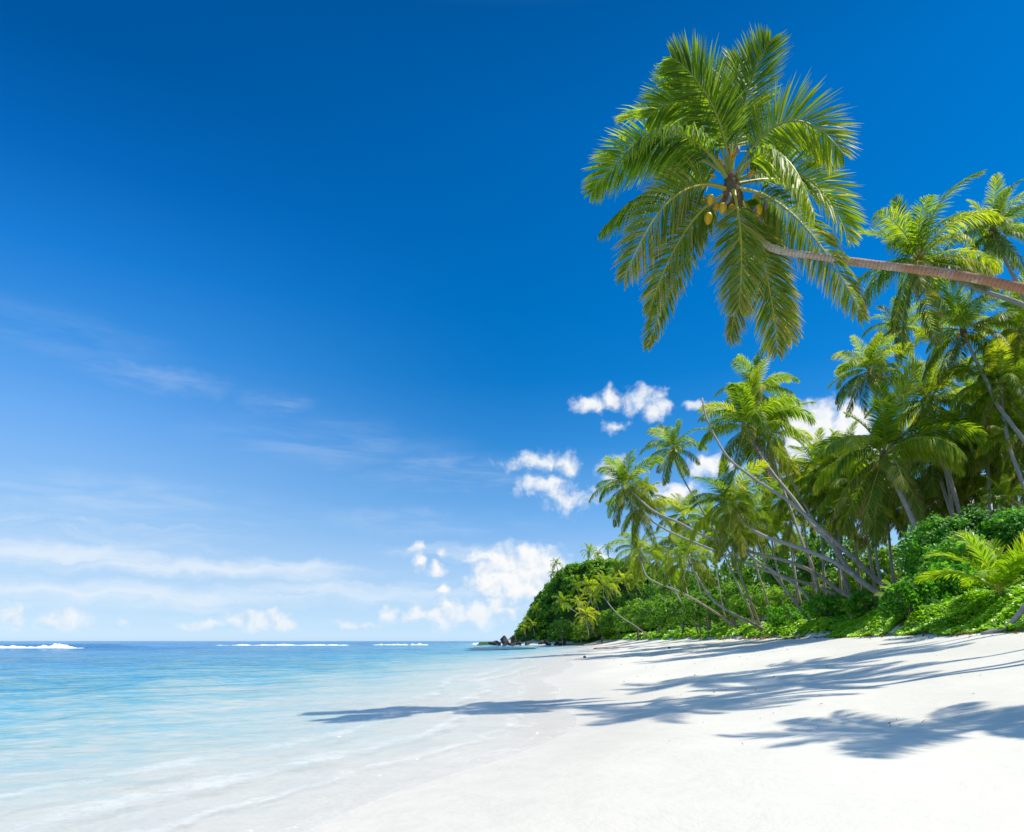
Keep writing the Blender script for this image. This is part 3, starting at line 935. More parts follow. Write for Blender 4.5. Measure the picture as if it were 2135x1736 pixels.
# ------------------------------------------------------------------ the big overhanging palm, frond by frond
def main_palm():
    YC = 18.0
    def cp(cx, cy, dy=0.0):
        return pt((2300 + cx * .7836) * .5212, (80 + cy * .7836) * .5212, YC + dy)
    path = [(1528, 428, 18.15), (1545, 452, 18.1), (1574, 488, 17.95), (1612, 519, 17.75), (1700, 535, 17.35), (1790, 548, 16.95), (1900, 561, 16.45), (2000, 575, 15.95), (2135, 603, 15.3), (2330, 660, 14.6), (2540, 770, 14.1), (2690, 930, 13.9), (2770, 1110, 13.9)]
    P = [pt(*p) for p in path]
    e = P[-1]
    x = e[0] + .5
    P.append(np.array([x, e[1], gz(x, e[1]) - .15]))
    P = spline(np.array(P)[::-1], 70)
    base = P[0]
    root = add('coconut_palm', None, loc=base)
    tag(root, 'large overhanging palm with a near horizontal reddish trunk and yellow coconuts against open sky', 'palm tree', 'coconut palms along the beach')
    add('trunk', trunk_mesh(P - base, .26, .135, M_TRUNK_RED, sides=16, thin=.58), root)
    view = np.array([0, -1.0, 0])
    # base point, control, tip (with depth offsets), face-on amount and side, droop, age, leaflet length
    FR = [
        ((790, 720, 0), (740, 360, -.6), (500, 195, -1.0), .75, 1, .10, 0, 1.0),
        ((805, 700, .2), (850, 350, .3), (995, 110, .2), .75, -1, .06, 0, .95),
        ((800, 700, .3), (800, 400, .7), (845, 190, .8), .70, 1, .06, 0, .95),
        ((770, 700, 0), (640, 240, -.3), (375, 500, -.6), .55, 1, .16, 0, .95),
        ((760, 720, .4), (520, 420, 1.0), (245, 515, 1.4), .4, 1, .25, 0, .9),
        ((752, 770, -.2), (520, 400, -.9), (255, 680, -1.4), .12, 1, .62, 0, 1.15),
        ((745, 740, .3), (350, 470, .7), (85, 885, 1.0), .6, 1, .2, 0, .95),
        ((755, 865, .2), (400, 740, .6), (125, 1090, 1.0), .15, 1, .5, .1, .8),
        ((740, 875, -.1), (470, 740, -.8), (250, 1330, -1.3), .72, 1, .22, .35, .95),
        ((755, 915, 0), (540, 985, -.3), (378, 1490, -.5), .6, 1, .28, .6, .85),
        ((770, 925, .3), (560, 1080, .6), (372, 1670, .8), .55, 1, .3, .7, .8),
        ((815, 890, -.3), (870, 1090, -1.1), (838, 1470, -1.5), .85, 1, .12, .5, .95),
        ((850, 930, .1), (1000, 1200, .0), (1035, 1705, .1), .7, -1, .2, .85, .9),
        ((840, 930, .4), (880, 1250, .6), (785, 1640, .8), .6, 1, .2, .75, .8),
        ((855, 770, -.2), (1050, 470, -1.0), (1222, 985, -1.6), .1, -1, .65, .05, 1.15),
        ((845, 720, .1), (1090, 300, -.1), (1375, 690, -.3), .78, -1, .10, .0, 1.1),
        ((860, 790, .1), (1230, 640, .2), (1405, 1128, .1), .78, -1, .12, .05, 1.0),
        ((870, 880, -.1), (1150, 870, -.6), (1478, 1530, -1.0), .35, -1, .42, .55, .9),
        ((860, 930, .4), (1000, 1230, .7), (1110, 1640, .9), .6, -1, .25, .9, .8),
        ((800, 690, .5), (760, 500, 1.1), (690, 300, 1.5), .6, 1, .08, 0, .9),
        ((830, 760, .4), (1000, 560, 1.0), (1020, 760, 1.5), .4, -1, .4, .1, .9),
        ((770, 760, .5), (600, 640, 1.1), (470, 790, 1.6), .4, 1, .4, .1, .85),
        ((865, 830, .3), (1120, 760, .9), (1290, 930, 1.4), .6, -1, .25, .2, .9),
        ((840, 900, .5), (960, 1040, 1.0), (1010, 1160, 1.4), .6, -1, .15, .1, .7),
    ]
    for i, (b, c, t, face, sd, dr, old, ll) in enumerate(FR):
        b = (b[0] * .55 + 802 * .45, b[1] * .55 + 850 * .45, b[2])
        B, Cc, Tp = cp(*b), cp(*c), cp(*t)
        s = np.linspace(0, 1, 26)[:, None]
        P2 = (1 - s) ** 2 * B + 2 * s * (1 - s) * Cc + s ** 2 * Tp
        cur = norm(2 * (B - 2 * Cc + Tp))
        Tn = norm(np.gradient(P2, axis=0))
        up = np.where(np.abs(Tn[:, 2:3]) < .85, np.array([[0, 0, 1.0]]), -cur[None, :])
        n0 = norm(norm(up) * .6 - cur[None, :] * .6)
        vv = -view if i % 3 != 1 else view        # mostly the underside turned to the viewer
        N = norm(n0 * (1 - face) + vv[None, :] * face)
        mats = (M_FROND, M_RACHIS) if old < .3 else (M_FROND_OLD, M_RACHIS_OLD)
        me = frond_mesh(P2 - base, N, ll * 1.15, 125, .044, dr, 500 + i, fold=(-.28 if dr > .4 else .2), petiole=.16, rr0=.036, old=old, ragged=.04 + .1 * old, mats=mats)
        f = add('frond', me, root)
        if old > .6:
            f['label'] = 'older yellowing frond hanging down'
    hub = cp(802, 875, 0)
    fb = add('crown_shaft', fibre_mesh(.2, 1.0, 9), root)
    ax = Vector(norm(cp(800, 740) - P[-2]))
    fb.matrix_local = Matrix.Translation(Vector(hub - base)) @ Vector((0, 0, 1)).rotation_difference(ax).to_matrix().to_4x4()
    for (x, y, dy, s) in ((935, 975, -.35, 1.15), (755, 965, -.4, 1.1), (800, 968, -.2, 1.0), (680, 1015, -.2, 1.15), (752, 1045, -.1, 1.0), (690, 920, -.2, 1.1), (650, 935, 0, 1.0), (878, 1000, .1, .9), (908, 1030, 0, 1.0), (720, 955, .15, 1.0)):
        c = add('coconut', ME_COCO, root)
        c.matrix_local = Matrix.Translation(Vector(cp(x, y, dy) - base)) @ Matrix.Rotation(random.uniform(-.4, .4), 4, 'X') @ Matrix.Scale(s * .82, 4)
    for (x, y, dy, tx, ty, s) in ((800, 720, -.3, 0, -10, 1.2), (880, 800, -.3, 40, -20, 1.0), (905, 900, -.35, 55, 10, .8), (760, 740, -.3, -30, -20, 1.1), (720, 800, -.1, -40, 5, .9), (860, 760, -.1, 35, -25, .9)):
        c = add('inflorescence', FLOWER[abs(tx) % 2], root)
        d = Vector((tx, -8, -ty)).normalized()
        c.matrix_local = Matrix.Translation(Vector(cp(x, y, dy) - base)) @ Vector((0, 0, 1)).rotation_difference(d).to_matrix().to_4x4() @ Matrix.Scale(s * .62, 4)
    # boat-shaped dry spathes
    for (x0, y0, x1, y1, dy) in ((790, 880, 768, 945, -.5), (962, 915, 970, 975, -.35), (912, 950, 898, 1015, -.5), (930, 1000, 955, 1050, -.3), (830, 640, 815, 700, -.4)):
        A, B2 = cp(x0, y0, dy), cp(x1, y1, dy)
        t = np.linspace(0, 1, 9)
        Pp = A + (B2 - A) * t[:, None] + np.array([.05, 0, 0]) * np.sin(np.pi * t)[:, None]
        V, Q, T = tube(Pp - base, np.maximum(.055 * np.sin(np.pi * t) ** .7, .004), 8)
        add('spathe', build_mesh('spathe', V, Q, T, mats=(M_SPATHE,), smooth=True), root)
    return root


main_palm()

# ------------------------------------------------------------------ the other palms (sightings: crown, depth, radius, trunk)
palm('second overhanging palm with yellow coconuts, crossed by the reddish trunk of the large overhanging palm', (1918, 545), 42, 122, [(1985, 578), (2050, 607), (2135, 637), (2250, 700), (2350, 860), (2400, 1110)], 30, coco=7, flower=True, r=(.26, .16), seed=402)
palm('tall upright palm with its crown highest at the right edge of the photo', (2070, 482), 44, 78, [(2095, 540), (2135, 620), (2190, 760), (2240, 1000)], 36, coco=4, r=(.24, .15), seed=33)
palm('small windswept palm on a thin bare trunk above the round crowned palm', (1873, 682), 52, 56, [(1888, 708), (1915, 785), (1950, 900), (1985, 1060)], 48, n=18, r=(.2, .12), seed=7)
palm('round crowned palm standing clear against the sky just below the small windswept palm', (1812, 775), 50, 74, [(1830, 840), (1880, 1000), (1920, 1150)], 46, r=(.22, .14), seed=14)
palm('drooping palm with white coconuts whose grey trunk bends past the right edge', (2008, 690), 46, 86, [(2029, 740), (2059, 800), (2080, 845), (2110, 886), (2160, 960), (2200, 1100)], 38, coco=5, r=(.22, .14), seed=61)
palm('bushy dark palm rising over the middle of the grove', (1938, 838), 50, 108, [(1952, 900), (1985, 1010), (2010, 1130)], 46, r=(.24, .15), seed=18)
palm('large dark spreading palm in the centre of the grove with a dry frond', (1842, 950), 46, 130, [(1859, 993), (1892, 1062), (1922, 1132), (1941, 1168)], 42, dry=2, coco=3, r=(.26, .17), seed=23)
palm('palm with long sweeping fronds right of the large dark spreading palm', (1952, 952), 52, 92, [(1958, 985), (1970, 1030), (1985, 1075), (1995, 1120)], 48, dry=1, r=(.23, .15), seed=29)
palm('green palm on a straight upright trunk near the thin bent trunk at right', (2060, 935), 50, 88, [(2061, 993), (2063, 1060), (2066, 1110)], 48, r=(.22, .15), seed=31)
palm('short palm with a brown skirt of dead fronds above the right hand bushes', (2092, 1040), 42, 52, [(2096, 1075), (2099, 1130)], 42, dry=3, n=18, r=(.2, .14), seed=37)
palm('thin dark trunked palm half cut off by the right edge', (2088, 800), 44, 84, [(2092, 866), (2107, 940), (2124, 987), (2150, 1080)], 40, dry=1, r=(.2, .14), seed=41)
palm('palm crown filling the right edge below the horizontal trunk', (2128, 690), 46, 92, [(2150, 780), (2170, 900), (2180, 1080)], 42, dry=1, r=(.22, .14), seed=43)
palm('lower palm crown at the right edge above the young yellow palm', (2132, 905), 44, 84, [(2140, 980), (2150, 1100)], 42, dry=1, r=(.22, .14), seed=47)
# the leaning group in the middle
palm('tall leaning palm with orange dead fronds and golden flowers, tallest of the leaning group', (1560, 892), 62, 98, [(1580, 942), (1613, 989), (1660, 1047), (1692, 1093), (1725, 1125), (1764, 1178), (1801, 1218), (1827, 1261)], 46, coco=5, dry=2, flower=True, r=(.24, .16), seed=53)
palm('palm crown on top of the tall leaning palm, on a steep thin trunk', (1576, 815), 66, 70, [(1596, 900), (1613, 953), (1627, 1003), (1649, 1064), (1675, 1138), (1693, 1178), (1708, 1235), (1725, 1285)], 54, r=(.2, .13), seed=57)
palm('palm with a high dark trunk crossing behind the tall leaning palm', (1612, 905), 68, 70, [(1618, 955), (1648, 999), (1678, 1052), (1712, 1105), (1744, 1155), (1775, 1250)], 58, n=17, r=(.2, .13), seed=59)
palm('small palm standing alone against the sky between the two leaning crowns', (1404, 938), 88, 57, [(1409, 964), (1429, 1007), (1451, 1043), (1480, 1090), (1530, 1170)], 82, n=19, coco=3, r=(.21, .13), seed=67)
palm('far leaning palm whose full crown hangs over the water left of the grove', (1305, 1014), 84, 64, [(1361, 1065), (1415, 1090), (1462, 1115), (1523, 1137), (1577, 1155), (1649, 1173), (1707, 1200), (1747, 1231), (1789, 1257)], 50, coco=5, r=(.25, .17), seed=71)
palm('drooping palm just under the far leaning crown, with a parallel lower trunk', (1336, 1062), 86, 58, [(1354, 1083), (1400, 1111), (1451, 1133), (1505, 1155), (1559, 1176), (1631, 1202), (1713, 1227), (1765, 1260)], 54, n=18, coco=3, r=(.23, .16), seed=73)
palm('big green palm with green coconuts in front of the leaning trunks', (1524, 1054), 58, 84, [(1560, 1098), (1602, 1122), (1649, 1137), (1714, 1161), (1753, 1181), (1789, 1207), (1819, 1230), (1845, 1252)], 42, coco=6, green=True, r=(.24, .17), seed=79)
palm('low palm with a sagging crown and a long trunk curving up from the sand edge', (1332, 1150), 108, 50, [(1346, 1198), (1371, 1216), (1407, 1230), (1451, 1252), (1497, 1281), (1537, 1308)], 96, n=18, r=(.23, .16), seed=83)
palm('palm with a J shaped trunk rooted at the sand edge before the trees', (1433, 1164), 84, 60, [(1440, 1180), (1462, 1216), (1487, 1252), (1523, 1277), (1559, 1295), (1597, 1316)], 77, n=19, r=(.24, .16), seed=89)
palm('small bent palm at the far end of the beach in front of the headland', (1259, 1222), 205, 30, [(1260, 1245), (1288, 1281), (1325, 1306), (1352, 1327)], 188, n=16, r=(.24, .16), seed=97)
palm('slender palm on two crossing trunks left of the J shaped palm', (1372, 1165), 138, 44, [(1386, 1198), (1408, 1235), (1429, 1270), (1451, 1308)], 126, n=17, r=(.2, .13), seed=101)
palm('slender palm hidden behind the J shaped palm crown', (1412, 1120), 138, 44, [(1425, 1200), (1440, 1260), (1459, 1308)], 124, n=16, r=(.2, .13), seed=103)
palm('shaded palm under the big green palm, trunk slanting to the sand edge', (1535, 1118), 66, 56, [(1559, 1155), (1610, 1190), (1667, 1227), (1703, 1275), (1720, 1290)], 56, n=18, r=(.22, .15), seed=107)
palm('shaded palm under the big green palm with the steeper of two low trunks', (1570, 1110), 70, 54, [(1600, 1180), (1635, 1225), (1668, 1270), (1690, 1296)], 62, n=16, r=(.21, .14), seed=109)
for (c, tr, Y, lb) in (((1475, 1085), [(1495, 1200), (1510, 1280), (1520, 1300)], 110, 'upright palm between the J shaped palm and the big green palm, left of two'),
                       ((1490, 1115), [(1520, 1180), (1546, 1235), (1565, 1275)], 90, 'upright palm between the J shaped palm and the big green palm, right of two'),
                       ((1640, 1095), [(1655, 1180), (1668, 1250), (1690, 1290)], 76, 'shaded palm with a straight trunk behind the crossing leaning trunks'),
                       ((1425, 1075), [(1440, 1150), (1470, 1280)], 128, 'pale green palm half hidden behind the far leaning trunk')):
    palm(lb, c, Y, 52, tr, Y - 4, n=17, r=(.19, .13))


def dead_palm():
    P = trunk_path([(1464, 831), (1473, 873), (1498, 924), (1523, 960), (1559, 989), (1580, 1004), (1631, 1036), (1665, 1062), (1700, 1092), (1747, 1135), (1794, 1178), (1827, 1208), (1863, 1241)], 60, 44)
    root = add('dead_palm', None, loc=P[0])
    tag(root, 'bare headless palm trunk curving up across the sky with no crown left', 'palm tree', 'coconut palms along the beach')
    add('trunk', trunk_mesh(P - P[0], .27, .10, M_TRUNK), root)


dead_palm()

# filler of the grove: crowded palms seen through one another
GROVE = [(1702, 985, 66, 74), (1668, 1040, 72, 62), (1735, 1010, 64, 72), (1760, 960, 62, 64), (1790, 1015, 60, 74), (1815, 1060, 56, 64), (1745, 1065, 62, 60), (1880, 1020, 56, 78), 
         (2005, 960, 56, 80), (2040, 850, 54, 84), (2095, 870, 52, 84), (2120, 780, 50, 84), (1985, 1030, 54, 66), (2030, 1020, 54, 64), (2125, 980, 50, 74), (1640, 1000, 78, 56), (1600, 1075, 82, 56), (1560, 1075, 88, 54), (1850, 1075, 58, 60), (1930, 1060, 54, 60)]
for (x, y, Y, rp) in GROVE:
    dx = 18 + (x * 7 % 23)
    zone = 'dark palm crowded into the left half of the grove, crown overlapping its neighbours' if x < 1800 else ('dark palm crowded into the middle of the grove, crown overlapping its neighbours' if x < 1960 else 'palm crowded into the right side of the grove, crown overlapping its neighbours')
    palm(zone, (x, y), Y, rp, [(x + dx * .5, y + 110), (x + dx, min(y + 260, 1240))], Y - 2, n=20, r=(.19, .14), group='palms crowded in the grove', dry=1 if x % 2 else 0)


def far_palm(label, x, y, r, base, Y, seed, mid=None):
    b = pt(*base, Y)
    t = pt(x, y, Y)
    pts = [b, t] if mid is None else [b, pt(*mid, Y), t]
    P = spline(np.array(pts), 9)
    root = add('far_palm', None, loc=b)
    tag(root, label, 'palm tree', 'small palms on and below the headland')
    add('trunk', trunk_mesh(P - b, .3, .2, M_TRUNK, sides=6), root)
    c = add('crown', FAR[seed % 3], root)
    c.matrix_local = Matrix.Translation(Vector(t - b)) @ Matrix.Rotation(seed * 1.3, 4, 'Z') @ Matrix.Scale(r * Y / F * .95, 4)


for i, a in enumerate([
    ('tall thin palm on the ridge top, leftmost and largest of the three together', 1228, 1151, 22, (1240, 1190), 322, None),
    ('tall thin palm on the ridge top, middle and lowest of the three together', 1246, 1159, 16, (1251, 1188), 324, None),
    ('tall thin palm on the ridge top, rightmost and highest of the three together', 1268, 1143, 16, (1270, 1186), 326, None),
    ('single palm on the left shoulder of the headland ridge, upper of two', 1160, 1176, 16, (1166, 1205), 318, None),
    ('single palm on the left shoulder of the headland ridge, lower of two', 1153, 1197, 13, (1160, 1224), 318, None),
    ('small palm sticking out of the left cliff of the headland', 1117, 1272, 17, (1120, 1292), 308, None),
    ('tiny palm tuft near the water end of the headland', 1097, 1289, 10, (1097, 1302), 308, None),
    ('small palm low on the seaward slope above the black rocks, left of two', 1092, 1308, 17, (1096, 1328), 304, None),
    ('small palm low on the seaward slope above the black rocks, right of two', 1110, 1303, 18, (1116, 1328), 304, None),
    ('leaning palm with a long slanted trunk at the foot of the headland', 1172, 1258, 30, (1245, 1328), 262, (1215, 1288)),
    ('palm in the cluster below the headland, upper left of the cluster', 1201, 1224, 27, (1212, 1258), 285, None),
    ('palm in the cluster below the headland, tallest in its middle', 1226, 1222, 29, (1238, 1280), 280, None),
    ('palm in the cluster below the headland, under the upper left one', 1207, 1259, 24, (1214, 1300), 270, None),
    ('wide low palm at the bottom of the cluster below the headland', 1222, 1284, 36, (1228, 1332), 255, None),
    ('palm in the cluster below the headland, bent trunk to the right', 1241, 1248, 24, (1256, 1300), 262, None),
    ('pale palm on the slope right of the cluster below the headland', 1300, 1212, 30, (1318, 1250), 250, None),
    ('pale palm on the slope right of the cluster, furthest right of two', 1322, 1208, 28, (1338, 1244), 250, None),
    ('palm on the slope behind the small bent palm at the far end of the beach', 1277, 1216, 26, (1292, 1262), 262, None),
]):
    far_palm(a[0], a[1], a[2], a[3], a[4], a[5], i + 2, a[6])


# ------------------------------------------------------------------ leaves, bushes, trees
def leaves(c, n, size, rr, heart=False, tint=None, asp=.8):
    """flat-ish leaves at centres c with face normals n; returns V, quads, tint"""
    N = len(c)
    n = norm(n)
    rnd = norm(rr.normal(0, 1, (N, 3)))
    a = norm(np.cross(n, rnd))               # leaf axis
    a = norm(a + np.array([0, 0, -.35]))
    b = norm(np.cross(a, n))
    s = size[:, None] if np.ndim(size) else np.full((N, 1), size)
    tn = np.clip(rr.normal(.5, .18, N), 0, 1) if tint is None else np.clip(tint + rr.normal(0, .14, N), 0, 1)
    if heart:
        f = .12
        pts = [c - a * s * .5, c + b * s * .46 * asp - a * s * .28 + n * s * f, c + b * s * .40 * asp + a * s * .12 + n * s * f, c + a * s * .55 - n * s * .1,
               c - b * s * .40 * asp + a * s * .12 + n * s * f, c - b * s * .46 * asp - a * s * .28 + n * s * f]
        V = np.stack(pts, 1).reshape(-1, 3)
        o = np.arange(N)[:, None] * 6
        Q = np.concatenate([np.concatenate([o, o + 1, o + 2, o + 3], 1), np.concatenate([o, o + 3, o + 4, o + 5], 1)])
        return V, Q, np.repeat(tn, 6)
    V = np.stack([c - a * s * .5, c + b * s * .36 * asp + n * s * .1, c + a * s * .5, c - b * s * .36 * asp + n * s * .1], 1).reshape(-1, 3)
    o = np.arange(N)[:, None] * 4
    return V, np.concatenate([o, o + 1, o + 2, o + 3], 1), np.repeat(tn, 4)


def crown_points(rr, radii, K, per, rc, up=.25, low=-.55):
    """leaf positions in K clumps on an uneven ellipsoid"""
    d = norm(rr.normal(0, 1, (K * 3, 3)))
    d = d[d[:, 2] > low][:K]
    K = len(d)
    rad = rr.uniform(.62, 1.08, K)[:, None]
    C = d * rad * np.array(radii)
    ct = rr.uniform(.2, .8, K)
    rcl = rc * rr.uniform(.6, 1.35, K)
    ld = norm(rr.normal(0, 1, (K, per, 3)) + d[:, None, :] * .9 + np.array([0, 0, up]))
    pos = C[:, None, :] + ld * (rcl[:, None] * rr.uniform(.55, 1.05, (K, per)))[:, :, None]
    nn = norm(ld + np.array([0, 0, .45]) + rr.normal(0, .38, (K, per, 3)))
    ti = np.repeat(ct[:, None], per, 1)
    return pos.reshape(-1, 3), nn.reshape(-1, 3), ti.ravel()


def crown_mesh(seed, radii, K, per, rc, size, mat, heart=False, low=-.55):
    rr = np.random.default_rng(seed)
    c, n, ti = crown_points(rr, radii, K, per, rc, low=low)
    V, Q, T = leaves(c, n, size * rr.uniform(.7, 1.25, len(c)), rr, heart, ti)
    return build_mesh('crown', V, Q, mats=(mat,), tint=T)


TREE_CROWNS = [crown_mesh(40 + i, (1, 1, .95), 120, 34, .2, .125, M_LEAF_TREE) for i in range(4)]


def limb_mesh(h, r, seed, spread):
    rr = np.random.default_rng(seed)
    Vs, Qs, Ts, b = [], [], [], 0
    t = np.linspace(0, 1, 7)[:, None]
    main = np.array([[0, 0, -.3]]) + np.array([[rr.normal(0, .25), rr.normal(0, .25), h * .62 + .3]]) * t
    lst = [(main, np.linspace(r * 1.2, r * .65, 7))]
    for i in range(5):
        a = i * 1.257 + rr.uniform(0, .8)
        s0 = main[3 + i % 3]
        e = np.array([math.cos(a) * spread * .7, math.sin(a) * spread * .7, h * rr.uniform(.72, .95)])
        m = s0 * .5 + e * .5 + np.array([math.cos(a), math.sin(a), -.2]) * spread * .12
        lst.append(((1 - t) ** 2 * s0 + 2 * t * (1 - t) * m + t ** 2 * e, np.linspace(r * .5, r * .12, 7)))
    for P, rad in lst:
        V, Q, T = tube(P, rad, 7)
        Vs.append(V); Qs.append(Q + b); Ts.append(T + b); b += len(V)
    return build_mesh('trunk', np.concatenate(Vs), np.concatenate(Qs), np.concatenate(Ts), mats=(M_BARK,), smooth=True)


def shore_tree(label, px, ytop, Y, halfw, seed, group='broadleaf trees along the shore'):
    x = (px - CX) / F * Y
    g = gz(x, Y)
    top = CAM_H + (HY - ytop) / F * Y
    h = top - g
    w = halfw * Y / F
    root = add('broadleaf_tree', None, loc=(x, Y, g))
    tag(root, label, 'tree', group)
    add('trunk', limb_mesh(h, .2 + h * .012, seed, w), root)
    c = add('crown', TREE_CROWNS[seed % 4], root)
    c.location = (0, 0, h * .52)
    c.scale = (w * 1.02, w * .95, h * .47)
    c.rotation_euler = (0, 0, seed * 1.1)


for i, a in enumerate([
    (1172, 1292, 284, 26, 'small rounded tree at the foot of the headland beside the black rocks'),
    (1212, 1300, 280, 24, 'low bushy tree where the beach meets the headland'),
    (1290, 1268, 255, 40, 'bright yellow green tree at the far end of the beach'),
    (1330, 1256, 205, 44, 'leafy tree just right of the small bent palm'),
    (1375, 1246, 174, 50, 'dark green tree behind the long trunk of the low sagging palm'),
    (1425, 1240, 140, 50, 'bright green tree left of the J shaped palm trunk'),
    (1478, 1230, 122, 52, 'bright green tree crossed by the J shaped palm trunk'),
    (1530, 1220, 110, 54, 'large green tree right of the J shaped palm trunk'),
    (1585, 1222, 96, 52, 'dark rounded tree behind the bases of the leaning palms, left of two'),
    (1640, 1226, 88, 50, 'dark rounded tree behind the bases of the leaning palms, right of two'),
    (1695, 1222, 78, 52, 'shaded tree behind the roots of the leaning palms'),
    (1755, 1190, 74, 56, 'shaded tree behind the crossing trunks in the grove'),
    (1815, 1150, 70, 58, 'sunlit tree seen between the straight trunks of the grove'),
    (1875, 1130, 66, 58, 'dark tree behind the trunk of the large dark spreading palm'),
    (1340, 1198, 255, 46, 'tree on the slope behind the beach, right of the headland palms'),
    (1400, 1192, 225, 46, 'tall tree on the slope behind the slender palms'),
    (1460, 1185, 190, 50, 'tall tree deep behind the J shaped palm'),
    (1520, 1165, 150, 56, 'tall tree filling the back of the grove behind the big green palm'),
    (1590, 1150, 130, 60, 'tall tree filling the back of the grove behind the crossing leaning trunks'),
    (1660, 1120, 115, 64, 'tall tree filling the back of the grove left of the large dark spreading palm'),
    (1735, 1090, 105, 66, 'tall tree filling the back of the grove behind the straight trunks'),
    (1990, 1085, 90, 70, 'tree deep in the grove behind the tall leafy thicket'),
    (1255, 1278, 268, 34, 'light green tree behind the slanted palm below the headland'),
]):
    shore_tree(a[4], a[0], a[1], a[2], a[3], i + 60)


def bush(label, px, py, Y, rx, rz, seed, leaf=.17, K=70, per=26, mat=None, cat='bush', name='bush', ry=None):
    """sea hibiscus shrub: heart shaped leaves on short stems"""
    rr = np.random.default_rng(seed)
    cx, cy, cz = pt(px, py, Y)
    a, b = rx * Y / F, rz * Y / F
    g = gz(cx, cy)
    root = add(name, None, loc=(cx, cy, g))
    tag(root, label, cat, 'leafy bushes at the edge of the sand')
    c, n, ti = crown_points(rr, (a, ry or a * .8, b), K, per, .32 * min(a, b) + .14, low=-.95)
    c[:, 2] += cz - g
    c = c[c[:, 2] > .05]
    n = n[:len(c)]
    ti = ti[:len(c)]
    V, Q, T = leaves(c, n + np.array([0, -.25, .2]), leaf * rr.uniform(.65, 1.2, len(c)), rr, True, ti, 1.0)
    add('foliage', build_mesh('foliage', V, Q, mats=(mat or M_LEAF,), tint=T), root)
    Vs, Qs, Ts, bb = [], [], [], 0
    for i in range(10):
        an = rr.uniform(0, 6.28)
        e = np.array([math.cos(an) * a * .7, math.sin(an) * a * .6, (cz - g) + rr.uniform(-.2, .6) * b])
        t = np.linspace(0, 1, 6)[:, None]
        P = np.array([math.cos(an) * .12, math.sin(an) * .12, -.1]) * (1 - t) + e * t + np.array([0, 0, .3]) * np.sin(np.pi * t)
        v, q, tt = tube(P, np.linspace(.035, .01, 6), 6)
        Vs.append(v); Qs.append(q + bb); Ts.append(tt + bb); bb += len(v)
    add('stem', build_mesh('stem', np.concatenate(Vs), np.concatenate(Qs), np.concatenate(Ts), mats=(M_BARK,), smooth=True), root)


bush('large heart leaved bush spilling over the sand edge at the foot of the leaning palms', 1902, 1264, 29.5, 46, 50, 1, K=95, per=30)
bush('heart leaved bush with a few orange leaf tips left of the young yellow palm', 1978, 1225, 31.5, 46, 40, 2, K=80, per=30)
bush('tall leafy thicket in front of the grove, left of the three at the back', 1955, 1155, 37, 56, 56, 3, leaf=.19, K=130, per=32)
bush('tall leafy thicket in front of the grove, middle of the three at the back', 2035, 1130, 37, 64, 50, 4, leaf=.19, K=130, per=32)
bush('tall leafy thicket in front of the grove, right of the three at the back', 2120, 1135, 35, 60, 58, 5, leaf=.19, K=130, per=32)
bush('dark shaded bush between the tall thicket and the young yellow palm', 2000, 1180, 33, 64, 46, 6, leaf=.18, K=100, per=30)
bush('leafy bush at the right edge behind the young yellow palm', 2140, 1200, 29, 36, 50, 7, leaf=.17, K=90, per=30)
bush('dark low bush under the drooping fronds of the young yellow palm', 2050, 1228, 30.5, 60, 26, 8, leaf=.15, K=70, per=28)
bush('dark bush under the roots of the leaning palms, nearest the big heart leaved bush', 1812, 1258, 46, 36, 22, 9, leaf=.2, K=60, per=26)
bush('dark bush under the roots of the leaning palms, next to the J shaped palm', 1645, 1288, 70, 44, 24, 10, leaf=.25, K=60, per=26)
bush('dark bush between the roots of the leaning palms in the middle of the row', 1725, 1268, 54, 40, 24, 11, leaf=.24, K=60, per=26)


def young_palm(label, px, py, Y, length, seed, n, mesh_from=YOUNG, name='young_palm'):
    rr = np.random.default_rng(seed)
    x, y, z = pt(px, py, Y)
    g = gz(x, y)
    root = add(name, None, loc=(x, y, g))
    tag(root, label, 'palm tree', 'young palms in the undergrowth')
    z = min(z, g + .25)
    Pb = np.array([[0, 0, -.1], [0.02, 0, .3 + (z - g) * .5], [0.0, 0, .3 + max(z - g, 0)]])
    add('trunk', trunk_mesh(spline(Pb, 8), .12, .09, M_TRUNK), root)
    for i in range(n):
        az = i * 2.4 + seed
        f = add('frond', mesh_from[min(2, i * 3 // n)], root)
        f.matrix_local = Matrix.Translation(Vector((0, 0, .2 + max(z - g, 0)))) @ Matrix.Rotation(az, 4, 'Z') @ Matrix.Rotation(rr.normal(0, .15), 4, 'X') @ Matrix.Scale(length * rr.uniform(.85, 1.1), 4)


young_palm('young bright yellow green coconut palm growing from the ground above the vine patch', 2086, 1252, 25.5, 2.9, 5, 13)
young_palm('small yellowish palm seedling beside the left vine patch under the leaning trunks', 1776, 1290, 47, 1.7, 2, 8, name='palm_seedling')
young_palm('small palm seedling with upright fronds behind the large heart leaved bush', 1884, 1270, 33.5, 1.9, 9, 8, name='palm_seedling')


